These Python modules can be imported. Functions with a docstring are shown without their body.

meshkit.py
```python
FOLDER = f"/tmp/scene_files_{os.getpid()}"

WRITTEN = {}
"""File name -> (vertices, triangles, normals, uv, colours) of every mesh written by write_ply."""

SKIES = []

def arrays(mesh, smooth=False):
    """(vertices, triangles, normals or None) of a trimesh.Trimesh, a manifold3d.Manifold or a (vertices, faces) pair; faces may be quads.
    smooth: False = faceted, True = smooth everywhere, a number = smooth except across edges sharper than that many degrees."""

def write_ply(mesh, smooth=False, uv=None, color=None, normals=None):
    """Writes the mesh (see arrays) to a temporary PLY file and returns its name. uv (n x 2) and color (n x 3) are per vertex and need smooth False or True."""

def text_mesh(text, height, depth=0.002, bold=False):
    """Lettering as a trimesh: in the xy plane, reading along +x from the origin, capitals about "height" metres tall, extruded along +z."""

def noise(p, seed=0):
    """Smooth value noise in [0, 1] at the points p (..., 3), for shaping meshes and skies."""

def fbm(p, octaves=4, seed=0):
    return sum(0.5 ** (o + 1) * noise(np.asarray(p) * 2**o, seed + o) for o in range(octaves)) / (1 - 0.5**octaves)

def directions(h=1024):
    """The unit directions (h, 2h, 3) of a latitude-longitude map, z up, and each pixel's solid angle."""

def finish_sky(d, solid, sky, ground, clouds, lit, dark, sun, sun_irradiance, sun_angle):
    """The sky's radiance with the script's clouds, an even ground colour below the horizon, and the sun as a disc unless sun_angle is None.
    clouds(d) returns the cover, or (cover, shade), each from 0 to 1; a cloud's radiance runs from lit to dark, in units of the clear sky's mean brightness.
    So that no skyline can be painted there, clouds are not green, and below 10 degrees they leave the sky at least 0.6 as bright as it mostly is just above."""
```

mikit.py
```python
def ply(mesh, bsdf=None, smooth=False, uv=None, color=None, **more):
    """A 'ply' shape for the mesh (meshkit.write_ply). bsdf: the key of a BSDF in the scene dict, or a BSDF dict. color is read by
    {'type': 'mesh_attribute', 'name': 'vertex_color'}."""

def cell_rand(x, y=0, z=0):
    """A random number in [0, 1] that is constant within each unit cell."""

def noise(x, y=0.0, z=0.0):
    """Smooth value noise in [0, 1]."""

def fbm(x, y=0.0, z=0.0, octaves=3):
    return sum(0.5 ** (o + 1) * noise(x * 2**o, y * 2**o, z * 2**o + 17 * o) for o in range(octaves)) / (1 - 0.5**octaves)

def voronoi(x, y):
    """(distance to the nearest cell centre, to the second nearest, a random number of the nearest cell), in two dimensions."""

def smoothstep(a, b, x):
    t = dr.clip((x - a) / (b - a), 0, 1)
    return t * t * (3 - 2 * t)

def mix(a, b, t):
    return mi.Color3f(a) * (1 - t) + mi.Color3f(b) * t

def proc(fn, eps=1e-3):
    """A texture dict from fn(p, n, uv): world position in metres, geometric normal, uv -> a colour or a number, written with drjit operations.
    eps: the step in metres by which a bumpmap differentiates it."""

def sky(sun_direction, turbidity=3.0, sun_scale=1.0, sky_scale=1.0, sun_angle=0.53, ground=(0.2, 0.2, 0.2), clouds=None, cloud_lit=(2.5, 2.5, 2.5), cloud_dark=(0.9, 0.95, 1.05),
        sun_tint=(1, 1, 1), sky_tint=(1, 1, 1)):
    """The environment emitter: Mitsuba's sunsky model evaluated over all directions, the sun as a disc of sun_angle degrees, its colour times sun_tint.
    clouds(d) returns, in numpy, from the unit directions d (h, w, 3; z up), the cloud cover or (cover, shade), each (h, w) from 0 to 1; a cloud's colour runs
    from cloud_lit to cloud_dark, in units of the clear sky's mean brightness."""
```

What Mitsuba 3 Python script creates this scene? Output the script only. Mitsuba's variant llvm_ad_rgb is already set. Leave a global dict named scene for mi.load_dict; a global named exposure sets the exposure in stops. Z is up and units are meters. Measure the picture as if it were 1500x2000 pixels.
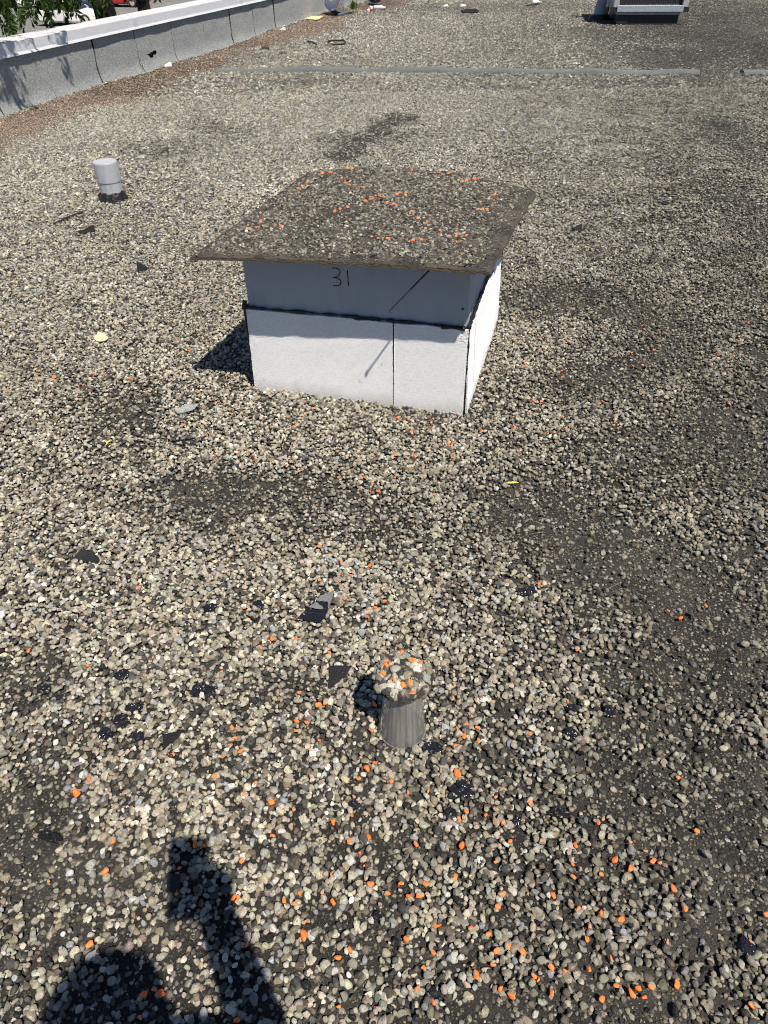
import math
import numpy as np, trimesh, manifold3d as m3
import mitsuba as mi, drjit as dr
import mikit, meshkit
from shapely.geometry import Polygon, Point
from shapely.ops import triangulate

T = mi.ScalarTransform4f
scene, labels = {}, {}
rng = np.random.default_rng(31)

# ------------------------------------------------------------------ camera, sky, exposure
EYE = np.array([0.0, 0.0, 1.55])
PITCH, ROLL = math.radians(40.0), math.radians(-1.0)
FWD = np.array([0, math.cos(PITCH), -math.sin(PITCH)])
RIGHT0 = np.array([1.0, 0, 0]); UP0 = np.cross(RIGHT0, FWD)
RIGHT = math.cos(ROLL) * RIGHT0 + math.sin(ROLL) * UP0
UP = -math.sin(ROLL) * RIGHT0 + math.cos(ROLL) * UP0
scene['camera'] = {'type': 'perspective', 'fov': 56.8, 'fov_axis': 'x', 'near_clip': 0.01, 'far_clip': 600.0,
                   'to_world': T().look_at(origin=EYE.tolist(), target=(EYE + FWD).tolist(), up=UP.tolist())}
SUN = np.array([0.239, -0.417, 0.877])
scene['daylight'] = mikit.sky(SUN.tolist(), turbidity=3.0, sky_scale=0.48, sun_tint=(0.925, 1.0, 1.095))
exposure = 2.14

# ------------------------------------------------------------------ measured places on the roof (metres)
ORANGE = [(-0.286, 0.401, 0.85), (-0.464, 0.407, 0.85), (0.66, 0.41, 0.85), (-0.026, 0.415, 0.85), (-0.1, 0.419, 0.85), (0.076, 0.423, 0.85), (0.387, 0.423, 0.85), (0.467, 0.425, 0.85), (0.221, 0.432, 0.85), (0.446, 0.432, 1.25), (0.297, 0.434, 0.85), (0.46, 0.44, 0.85), (0.485, 0.442, 0.85), (0.203, 0.443, 0.85), (-0.465, 0.444, 1.25), (-0.436, 0.444, 1.25), (0.421, 0.445, 0.85), (0.535, 0.446, 0.85), (0.047, 0.447, 0.85), (-0.448, 0.451, 0.85), (0.276, 0.456, 0.85), (0.269, 0.463, 0.85), (0.16, 0.466, 0.85), (0.376, 0.471, 0.85), (0.329, 0.471, 0.85), (0.304, 0.478, 0.85), (0.061, 0.479, 0.85), (0.193, 0.483, 0.85), (0.154, 0.483, 0.85), (0.422, 0.489, 0.85), (-0.104, 0.5, 0.85), (0.253, 0.504, 1.25), (0.081, 0.506, 0.85), (0.205, 0.507, 0.85), (-0.081, 0.513, 0.85), (0.23, 0.513, 0.85), (0.7, 0.514, 0.85), (0.539, 0.517, 0.85), (0.384, 0.524, 0.85), (-0.284, 0.524, 0.85), (0.03, 0.529, 0.85), (-0.594, 0.531, 1.25), (0.191, 0.536, 0.85), (-0.174, 0.54, 1.25), (0.395, 0.545, 1.25), (0.159, 0.548, 0.85), (0.093, 0.554, 0.85), (0.461, 0.558, 0.85), (0.754, 0.563, 1.25), (-0.173, 0.564, 0.85), (0.423, 0.572, 0.85), (0.593, 0.577, 0.85), (0.377, 0.578, 0.85), (0.216, 0.587, 0.85), (0.247, 0.588, 0.85), (0.476, 0.594, 0.85), (-0.196, 0.599, 0.85), (-0.119, 0.602, 0.85), (0.333, 0.606, 0.85), (0.525, 0.607, 0.85), (-0.219, 0.607, 0.85), (0.036, 0.61, 0.85), (0.061, 0.611, 1.25), (-0.324, 0.611, 1.25), (0.229, 0.612, 0.85), (-0.314, 0.613, 0.85), (-0.007, 0.616, 1.25), (0.584, 0.616, 1.25), (-0.188, 0.619, 0.85), (-0.14, 0.622, 0.85), (-0.443, 0.626, 0.85), (0.074, 0.634, 0.85), (0.022, 0.635, 0.85), (-0.041, 0.636, 0.85), (0.382, 0.643, 0.85), (0.135, 0.645, 1.25), (0.441, 0.647, 0.85), (-0.717, 0.651, 0.85), (-0.124, 0.654, 0.85), (0.506, 0.658, 0.85), (-0.043, 0.665, 0.85), (0.571, 0.668, 0.85), (0.386, 0.669, 0.85), (-0.604, 0.67, 1.25), (0.556, 0.671, 1.25), (-0.054, 0.673, 0.85), (-0.448, 0.674, 0.85), (0.224, 0.675, 0.85), (0.478, 0.676, 0.85), (-0.317, 0.688, 0.85), (0.548, 0.693, 0.85), (-0.065, 0.699, 0.85), (0.401, 0.709, 1.25), (0.156, 0.711, 0.85), (0.521, 0.713, 0.85), (0.057, 0.716, 0.85), (0.262, 0.719, 0.85), (0.33, 0.719, 0.85), (-0.406, 0.722, 0.85), (-0.424, 0.724, 1.25), (-0.088, 0.726, 1.25), (0.36, 0.733, 0.85), (-0.046, 0.734, 0.85), (-0.606, 0.734, 0.85), (0.672, 0.735, 1.25), (-0.257, 0.74, 0.85), (0.462, 0.759, 0.85), (0.253, 0.762, 0.85), (-0.219, 0.762, 0.85), (0.236, 0.763, 1.25), (-0.635, 0.764, 0.85), (0.475, 0.765, 0.85), (0.295, 0.766, 0.85), (-0.125, 0.768, 0.85), (0.155, 0.771, 1.25), (0.215, 0.778, 0.85), (-0.084, 0.783, 0.85), (0.173, 0.786, 0.85), (0.239, 0.792, 0.85), (-0.215, 0.799, 0.85), (0.32, 0.806, 0.85), (-0.269, 0.82, 0.85), (0.244, 0.821, 0.85), (-0.08, 0.827, 0.85), (0.044, 0.835, 0.85), (-0.334, 0.837, 0.85), (0.091, 0.838, 0.85), (-0.333, 0.839, 0.85), (-0.72, 0.846, 1.25), (0.673, 0.86, 0.85), (0.007, 0.863, 0.85), (-0.31, 0.865, 0.85), (-0.071, 0.871, 0.85), (-0.007, 0.874, 0.85), (0.161, 0.881, 1.25), (-0.704, 0.882, 0.85), (-0.409, 0.884, 0.85), (-0.051, 0.896, 1.25), (-0.147, 0.905, 0.85), (-0.032, 0.911, 0.85), (-0.397, 0.934, 0.85), (-0.523, 0.942, 0.85), (-0.358, 0.947, 0.85), (0.167, 0.951, 0.85), (-0.383, 0.963, 0.85), (0.221, 0.964, 0.85), (-0.168, 0.974, 0.85), (0.187, 0.98, 1.25), (0.35, 0.982, 0.85), (-0.377, 0.985, 0.85), (-0.04, 0.999, 0.85), (0.172, 1.0, 0.85), (-0.228, 1.002, 0.85), (0.222, 1.002, 0.85), (-0.377, 1.011, 0.85), (-0.386, 1.013, 0.85), (0.198, 1.014, 0.85), (-0.203, 1.025, 0.85), (-0.228, 1.03, 0.85), (-0.708, 1.056, 0.85), (-0.057, 1.073, 0.85), (-0.034, 1.073, 0.85), (0.461, 1.075, 0.85), (-0.178, 1.076, 1.25), (-0.16, 1.079, 0.85), (0.168, 1.089, 0.85), (-0.228, 1.115, 0.85), (0.176, 1.135, 0.85), (-0.443, 1.186, 0.85), (-0.81, 1.214, 0.85), (-0.639, 1.237, 0.85), (0.522, 1.239, 0.85), (-0.157, 1.244, 0.85), (0.041, 1.253, 0.85), (0.101, 1.266, 1.25), (-0.347, 1.267, 0.85), (-0.99, 1.269, 0.85), (-0.275, 1.282, 0.85), (-0.254, 1.294, 0.85), (-0.24, 1.294, 0.85), (-0.319, 1.296, 0.85), (0.839, 1.345, 0.85), (-0.053, 1.371, 0.85), (0.814, 1.373, 0.85), (0.927, 1.39, 0.85), (-0.05, 1.399, 0.85), (-0.03, 1.406, 0.85), (-0.414, 1.415, 0.85), (-0.002, 1.432, 0.85), (-0.121, 1.443, 0.85), (-0.296, 1.459, 0.85), (0.462, 1.492, 0.85), (-0.747, 1.504, 0.85), (0.369, 1.509, 0.85), (1.08, 1.513, 0.85), (-0.139, 1.517, 0.85), (-0.2, 1.521, 0.85), (-0.104, 1.54, 0.85), (-0.048, 1.581, 0.85), (-0.136, 1.599, 0.85), (-0.209, 1.674, 1.25), (-0.113, 1.908, 0.85), (0.174, 1.931, 0.85), (-0.019, 1.951, 1.25), (-0.047, 1.952, 0.85), (-0.04, 1.996, 0.85), (0.041, 2.029, 0.85), (-0.077, 2.03, 0.85), (-0.16, 2.038, 0.85), (-0.307, 2.079, 0.85), (0.107, 2.083, 0.85), (-0.353, 2.109, 0.85), (0.257, 2.145, 0.85), (0.118, 2.162, 0.85), (-0.475, 2.164, 0.85), (0.048, 2.168, 0.85), (-0.039, 2.174, 0.85), (-0.617, 2.188, 0.85), (-0.544, 2.205, 0.85), (0.171, 2.207, 0.85), (0.261, 2.218, 0.85), (-0.511, 2.218, 0.85), (0.253, 2.239, 0.85), (0.668, 2.303, 0.85), (0.642, 2.304, 0.85), (0.389, 2.319, 0.85), (0.919, 2.32, 0.85), (0.113, 2.324, 0.85), (0.518, 2.34, 0.85), (-0.685, 2.342, 0.85), (0.714, 2.345, 0.85), (0.918, 2.368, 0.85), (-0.34, 2.382, 0.85), (0.193, 2.383, 0.85), (-0.793, 2.4, 0.85), (-1.525, 2.404, 0.85), (0.72, 2.411, 0.85), (0.103, 2.412, 0.85), (0.062, 2.425, 0.85), (0.303, 2.448, 0.85), (-0.319, 2.456, 0.85), (-0.615, 2.478, 0.85), (0.168, 2.483, 0.85), (1.415, 2.486, 0.85), (-0.285, 2.502, 0.85), (0.907, 2.522, 0.85), (0.657, 2.531, 1.25), (0.626, 2.544, 0.85), (1.078, 2.574, 0.85), (-0.683, 2.575, 0.85), (1.283, 2.621, 0.85), (0.782, 2.643, 0.85), (-0.656, 2.649, 0.85), (-1.404, 2.653, 0.85), (-0.782, 2.653, 0.85), (1.274, 2.669, 0.85), (-0.993, 2.669, 1.25), (-1.61, 2.699, 0.85), (1.651, 2.709, 0.85), (0.782, 2.73, 0.85), (-1.312, 2.741, 0.85), (-1.108, 2.783, 0.85), (0.793, 2.784, 0.85), (-0.671, 2.785, 0.85), (0.706, 2.787, 0.85), (-1.533, 2.797, 0.85), (-1.445, 2.803, 1.25), (1.159, 2.822, 0.85), (-1.234, 2.828, 0.85), (0.643, 2.831, 0.85), (-1.329, 2.831, 0.85), (-1.279, 2.834, 0.85), (0.643, 2.859, 0.85), (-1.547, 2.867, 0.85), (-0.928, 2.868, 0.85), (1.591, 2.892, 0.85), (1.536, 2.924, 0.85), (1.143, 2.938, 0.85), (1.25, 2.959, 0.85), (0.707, 3.004, 0.85), (0.616, 3.028, 0.85), (-0.896, 3.034, 0.85), (1.665, 3.046, 0.85), (0.878, 3.07, 0.85), (-0.842, 3.078, 0.85), (0.767, 3.123, 0.85), (1.334, 3.139, 0.85), (1.27, 3.18, 0.85), (1.084, 3.198, 0.85), (1.791, 3.221, 0.85), (0.998, 3.224, 0.85), (0.932, 3.278, 0.85)]
LID_ORANGE = [(-0.335, 3.332), (-0.313, 3.378), (-0.35, 3.295), (-0.257, 3.489), (-0.219, 3.478), (-0.118, 3.548), (-0.105, 3.53), (-0.161, 3.353), (-0.143, 3.275), (-0.123, 3.289), (-0.072, 3.189), (-0.053, 3.008), (-0.031, 3.027), (-0.012, 3.066), (0.005, 3.058), (0.034, 2.983), (0.062, 2.956), (0.075, 3.068), (0.112, 3.086), (-0.175, 2.918), (-0.155, 2.942), (-0.123, 2.953), (0.126, 2.864), (0.153, 2.803), (0.18, 2.755), (0.225, 2.673), (-0.028, 2.632), (-0.005, 2.615), (0.032, 2.607), (0.12, 2.582), (0.15, 2.586), (0.253, 2.618), (0.277, 2.559), (0.317, 2.625), (0.279, 2.616), (0.184, 3.478), (0.308, 3.445), (0.343, 3.418), (0.358, 3.215), (0.377, 3.229), (0.412, 3.249), (0.479, 3.079), (0.402, 2.893), (0.424, 2.904), (-0.375, 2.807), (-0.466, 2.902), (-0.501, 2.807), (-0.374, 3.221)]
STAINS = [(-0.57, 1.932, 0.233, 0.13, 0.56), (-0.156, 1.825, 0.259, 0.107, 0.34), (-0.342, 1.969, 0.199, 0.088, 0.37), (0.081, 1.691, 0.148, 0.061, 0.25), (0.578, 1.779, 0.186, 0.119, 0.85), (0.745, 1.579, 0.189, 0.129, 0.95), (0.913, 1.424, 0.194, 0.107, 0.95), (0.789, 1.185, 0.123, 0.107, 0.8), (0.987, 1.268, 0.126, 0.117, 0.75), (0.628, 1.942, 0.213, 0.117, 0.5), (0.712, 0.718, 0.1, 0.107, 0.95), (0.826, 0.834, 0.105, 0.108, 0.8), (0.749, 0.591, 0.062, 0.064, 0.7), (1.01, 3.549, 0.292, 0.184, 0.7), (0.957, 3.685, 0.164, 0.097, 0.6), (1.369, 3.318, 0.201, 0.152, 0.5), (0.899, 2.721, 0.176, 0.127, 0.7), (1.077, 2.806, 0.135, 0.105, 0.6), (1.314, 2.344, 0.179, 0.155, 0.6), (1.319, 2.104, 0.13, 0.171, 0.55), (0.965, 2.18, 0.228, 0.138, 0.45), (-1.094, 2.536, 0.171, 0.167, 0.5), (-1.011, 2.381, 0.164, 0.153, 0.4), (-0.809, 0.791, 0.128, 0.089, 0.85), (-0.668, 0.676, 0.164, 0.067, 0.7), (-0.938, 1.139, 0.095, 0.121, 0.7), (-0.792, 0.985, 0.14, 0.075, 0.45), (-0.524, 0.545, 0.174, 0.058, 0.55), (-0.766, 0.616, 0.075, 0.064, 0.5), (-0.504, 0.432, 0.192, 0.051, 0.6), (0.172, 0.406, 0.15, 0.04, 0.75), (0.446, 0.406, 0.084, 0.041, 0.85), (0.534, 0.416, 0.075, 0.034, 0.5), (-0.115, 0.511, 0.12, 0.022, 0.4), (-0.318, 1.142, 0.081, 0.049, 0.35), (-0.081, 7.152, 0.42, 0.258, 0.56), (0.118, 7.878, 0.253, 0.193, 0.6), (-0.38, 6.541, 0.174, 0.141, 0.6), (-0.209, 6.614, 0.132, 0.082, 0.68), (-1.478, 7.415, 0.293, 0.252, 0.4), (-1.939, 6.909, 0.277, 0.265, 0.45), (-1.712, 7.908, 0.207, 0.235, 0.5), (1.276, 6.348, 0.251, 0.292, 0.35), (3.152, 6.823, 0.262, 0.78, 0.6), (3.239, 7.412, 0.187, 0.221, 0.8), (4.035, 11.619, 0.552, 0.863, 0.7), (5.729, 14.997, 1.113, 1.946, 0.6), (5.441, 12.462, 0.581, 1.691, 0.6), (4.394, 14.112, 0.902, 0.948, 0.5), (7.201, 17.405, 1.071, 1.859, 0.5), (1.863, 18.873, 1.754, 1.119, 0.4), (-0.857, 10.172, 0.574, 0.173, 0.38), (-0.791, 11.173, 0.417, 0.077, 0.52), (2.51, 4.839, 0.199, 0.675, 0.5), (1.301, 2.942, 0.139, 0.103, 0.5), (1.173, 1.615, 0.096, 0.126, 0.5), (0.043, 0.718, 0.134, 0.045, 0.3), (0.398, 0.817, 0.163, 0.05, 0.35), (0.614, 0.916, 0.134, 0.07, 0.45), (-0.172, 0.606, 0.084, 0.04, 0.25), (-1.318, 2.166, 0.116, 0.087, 0.3), (-0.393, 0.936, 0.074, 0.055, 0.3), (-0.36, 6.573, 0.114, 0.119, 0.8), (-0.221, 6.754, 0.116, 0.124, 0.8), (-0.104, 7.154, 0.122, 0.137, 0.8), (0.014, 7.427, 0.126, 0.146, 0.8), (0.141, 7.741, 0.13, 0.156, 0.8), (0.259, 8.007, 0.134, 0.166, 0.8), (-0.29, 6.42, 0.111, 0.114, 0.8)]
sh2 = [(-1.415, 4.123), (-1.385, 4.005), (-1.33, 4.056)]
sh3 = [(-0.989, 1.627), (-0.963, 1.664), (-0.928, 1.656), (-0.895, 1.625), (-0.9, 1.611), (-0.934, 1.621)]
sh4 = [(-0.554, 0.992), (-0.505, 1.011), (-0.518, 0.982), (-0.542, 0.949)]
sh5 = [(-0.252, 1.368), (-0.208, 1.424), (-0.167, 1.413), (-0.166, 1.389), (-0.188, 1.347)]
sh6 = [(-0.153, 1.195), (-0.093, 1.192), (-0.112, 1.159), (-0.14, 1.135), (-0.154, 1.126)]
sh7 = [(-0.846, 2.497), (-0.811, 2.531), (-0.753, 2.525), (-0.77, 2.502), (-0.835, 2.481)]
sh8 = [(1.226, 4.596), (1.297, 4.65), (1.285, 4.555), (1.255, 4.566)]
sh9 = [(1.935, 5.09), (1.974, 5.122), (2.001, 5.086), (1.96, 5.054)]
sh10 = [(-0.469, 0.662), (-0.441, 0.66), (-0.437, 0.623), (-0.463, 0.626)]
leaf = [(-1.376, 3.156), (-1.364, 3.199), (-1.333, 3.192), (-1.302, 3.153), (-1.305, 3.132), (-1.361, 3.14)]
stick = [(-2.165, 4.87), (-2.045, 5.119)]
twig = [(-1.061, 2.258), (-1.056, 2.275), (-1.048, 2.289)]
twig2 = [(0.427, 1.979), (0.454, 1.976), (0.478, 1.981)]
cardboard = [(-1.47, 16.649), (-1.441, 17.182), (-1.372, 17.357), (-1.19, 17.422), (-1.234, 16.527)]
ring = [(-0.762, 13.527), (-0.729, 13.704), (-0.521, 13.678), (-0.48, 13.432), (-0.514, 13.204), (-0.691, 13.226)]
strap = [(-0.796, 17.647), (-0.712, 17.929), (-0.596, 18.32)]
slotring = [(1.794, 17.917), (1.877, 18.11), (2.108, 18.071), (2.127, 17.861), (2.064, 17.67), (1.816, 17.711)]
curbA = [(-2.109, 11.022), (-0.234, 10.827), (1.733, 10.543), (4.005, 10.232)]
curbB = [(4.54, 10.214), (5.23, 10.18)]
sh1 = [(-1.883, 4.707)]
twig3 = [(-1.392, 12.447)]
twig4 = [(-1.063, 13.626), (-0.99, 13.379)]
TARLUMPS = [(0.419, 1.457, 0.0594, 0.68), (0.172, 0.844, 0.0563, 0.82), (0.138, 0.783, 0.0301, 1.0), (-0.512, 1.417, 0.0405, 0.85), (-0.707, 1.183, 0.0359, 1.0), (-0.906, 1.143, 0.043, 0.71), (-0.615, 0.993, 0.0308, 0.91), (-0.703, 1.005, 0.0371, 0.85), (-0.669, 1.041, 0.0429, 1.0), (0.108, 0.949, 0.0525, 0.65), (0.693, 0.505, 0.0307, 1.25), (-0.748, 0.748, 0.0541, 0.4), (0.561, 1.046, 0.0281, 1.2), (-0.65, 1.078, 0.0576, 0.45), (-0.463, 1.119, 0.034, 1.67), (-0.498, 1.13, 0.0343, 1.25), (0.45, 0.982, 0.0327, 1.08), (-0.18, 0.987, 0.0186, 0.86), (-0.374, 1.424, 0.0308, 1.5), (0.362, 2.116, 0.0305, 0.88), (-0.664, 2.377, 0.0252, 1.17), (-0.768, 2.102, 0.0393, 0.6), (0.285, 0.765, 0.0278, 0.73), (0.379, 0.781, 0.0512, 0.4), (0.466, 1.055, 0.0306, 0.73), (-0.082, 0.808, 0.0227, 1.0), (-0.025, 0.575, 0.0238, 0.8)]
# ------------------------------------------------------------------ helpers
def add(key, mesh, bsdf, smooth=False, label=None, cat=None, group=None, kind=None, **kw):
    base, n = key, 0
    while key in scene or any(k.startswith(key + '__') for k in scene) and '__' not in key and n < 0:
        n += 1; key = f'{base}_{n:03d}'
    scene[key] = mikit.ply(mesh, bsdf, smooth, **kw) if not (isinstance(mesh, dict)) else mesh
    tag(key, label, cat, group, kind)
    return key

def tag(key, label=None, cat=None, group=None, kind=None):
    d = {k: v for k, v in (('label', label), ('category', cat), ('group', group), ('kind', kind)) if v}
    if d: labels[key] = d

THINGS = {}
def thing(name, label, cat, group=None):
    THINGS[name] = THINGS.get(name, -1) + 1
    key = name if THINGS[name] == 0 else f'{name}_{THINGS[name]:03d}'
    tag(key, label, cat, group)
    return key

def solo(name, mesh, bsdf, label, cat, smooth=False, group=None, **kw):
    key = thing(name, label, cat, group)
    scene[key] = mikit.ply(mesh, bsdf, smooth, **kw)
    return key

def part(holder, name, mesh, bsdf, smooth=False, label=None, kind=None, **kw):
    return add(f'{holder}__{name}', mesh, bsdf, smooth, label, kind=kind, **kw)

def box(lo, hi, M=None, bevel=0.0):
    lo, hi = np.array(lo, float), np.array(hi, float)
    if bevel > 0:
        b = min(bevel, 0.49 * (hi - lo).min())
        pts = []
        for sx in (0, 1):
            for sy in (0, 1):
                for sz in (0, 1):
                    c = np.where([sx, sy, sz], hi, lo); s = np.where([sx, sy, sz], -1, 1)
                    for k in range(3):
                        off = np.full(3, b); off[k] = 0
                        pts.append(c + s * off)
        m = trimesh.convex.convex_hull(np.array(pts))
    else:
        m = trimesh.creation.box(bounds=[lo, hi])
    if M is not None: m.apply_transform(M)
    return m

def frame(origin, xdir):
    x = np.array([xdir[0], xdir[1], 0.0]); x /= np.linalg.norm(x)
    M = np.eye(4); M[:3, 0] = x; M[:3, 1] = [-x[1], x[0], 0]; M[:3, 2] = [0, 0, 1]; M[:3, 3] = origin
    return M

def tube(pts, radii, sides=8, caps=True):
    p = np.asarray(pts, float); r = np.broadcast_to(radii, (len(p),)).astype(float)
    t = np.gradient(p, axis=0); t /= np.linalg.norm(t, axis=1, keepdims=True) + 1e-12
    a = np.cross(t[0], [0, 0, 1.0] if abs(t[0, 2]) < 0.9 else [1.0, 0, 0]); A = []
    for i in range(len(p)):
        a = a - t[i] * (a @ t[i]); a /= np.linalg.norm(a) + 1e-12; A.append(a.copy())
    A = np.array(A); B = np.cross(t, A); ang = np.arange(sides) * 2 * np.pi / sides
    v = p[:, None] + r[:, None, None] * (np.cos(ang)[None, :, None] * A[:, None] + np.sin(ang)[None, :, None] * B[:, None])
    i, j = np.meshgrid(np.arange(len(p) - 1), np.arange(sides), indexing='ij')
    q = np.stack([i * sides + j, i * sides + (j + 1) % sides, (i + 1) * sides + (j + 1) % sides, (i + 1) * sides + j], -1).reshape(-1, 4)
    f = np.vstack([q[:, [0, 1, 2]], q[:, [0, 2, 3]]]); v = v.reshape(-1, 3)
    if caps:
        n = len(v); v = np.vstack([v, p[:1], p[-1:]]); j = np.arange(sides); L = (len(p) - 1) * sides
        f = np.vstack([f, np.stack([j * 0 + n, (j + 1) % sides, j], 1), np.stack([j * 0 + n + 1, L + j, L + (j + 1) % sides], 1)])
    return trimesh.Trimesh(v, f, process=False)

def lathe(profile, n=48, M=None):
    pr = np.asarray(profile, float); ang = np.arange(n) * 2 * np.pi / n
    v = np.stack([pr[:, 0, None] * np.cos(ang), pr[:, 0, None] * np.sin(ang), np.broadcast_to(pr[:, 1, None], (len(pr), n))], -1).reshape(-1, 3)
    i, j = np.meshgrid(np.arange(len(pr) - 1), np.arange(n), indexing='ij')
    q = np.stack([i * n + j, i * n + (j + 1) % n, (i + 1) * n + (j + 1) % n, (i + 1) * n + j], -1).reshape(-1, 4)
    m = trimesh.Trimesh(v, np.vstack([q[:, [0, 1, 2]], q[:, [0, 2, 3]]]), process=False)
    if M is not None: m.apply_transform(M)
    return m

def at(m, p, rz=0.0, scale=None):
    m = m.copy()
    if scale is not None: m.vertices *= np.asarray(scale)
    M = trimesh.transformations.rotation_matrix(rz, [0, 0, 1]); M[:3, 3] = p
    m.apply_transform(M); return m

cat_ = trimesh.util.concatenate

# ------------------------------------------------------------------ materials
def rgb(*c): return {'type': 'rgb', 'value': list(c)}
def princ(col, rough=0.6, **kw):
    c = col if isinstance(col, dict) else rgb(*col)
    return {'type': 'twosided', 'b': {'type': 'principled', 'base_color': c, 'roughness': rough, **kw}}
def bumped(b, fn, scale, eps=1e-3):
    inner = b['b'] if b['type'] == 'twosided' else b
    return {'type': 'twosided', 'b': {'type': 'bumpmap', 't': mikit.proc(fn, eps), 'scale': scale, 'n': inner}}
N, FB, MIX, SS = mikit.noise, mikit.fbm, mikit.mix, mikit.smoothstep

def deck_col(p, n, uv):
    g = N(p.x * 420, p.y * 420, p.z * 420); k = FB(p.x * 9, p.y * 9, 0.0)
    c = MIX((0.013, 0.012, 0.0115), (0.034, 0.031, 0.028), SS(0.25, 0.85, k))
    return MIX(c, (0.16, 0.145, 0.12), SS(0.74, 0.95, g) * 0.8)
scene['mat_dirt'] = bumped(princ(mikit.proc(deck_col), 0.85), lambda p, n, uv: N(p.x * 260, p.y * 260, p.z * 260) + 0.5 * N(p.x * 700, p.y * 700, p.z * 700), 0.003)

def far_col(p, n, uv):
    d1, d2, r = mikit.voronoi(p.x * 62, p.y * 62)
    e1, e2, q = mikit.voronoi(p.x * 23 + 3.7, p.y * 23)
    c = MIX((0.026, 0.026, 0.0252), (0.205, 0.200, 0.182), SS(0.05, 0.75, r))
    c = MIX(c, (0.40, 0.395, 0.365), SS(0.86, 0.98, r))
    c = c * MIX((1, 1, 1), (0.92, 0.72, 0.63), uv.y)
    c = c * (0.30 + 0.70 * SS(0.02, 0.22, d2 - d1))
    c = c * (0.60 + 0.80 * q)
    k = FB(p.x * 0.55 + 9, p.y * 0.9, 0.0, 4)
    return c * uv.x * (0.82 + 0.36 * SS(0.3, 0.7, k))
scene['mat_far_gravel'] = bumped(princ(mikit.proc(far_col), 0.8), lambda p, n, uv: SS(0.0, 0.5, mikit.voronoi(p.x * 62, p.y * 62)[1] - mikit.voronoi(p.x * 62, p.y * 62)[0]), 0.010)

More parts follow.
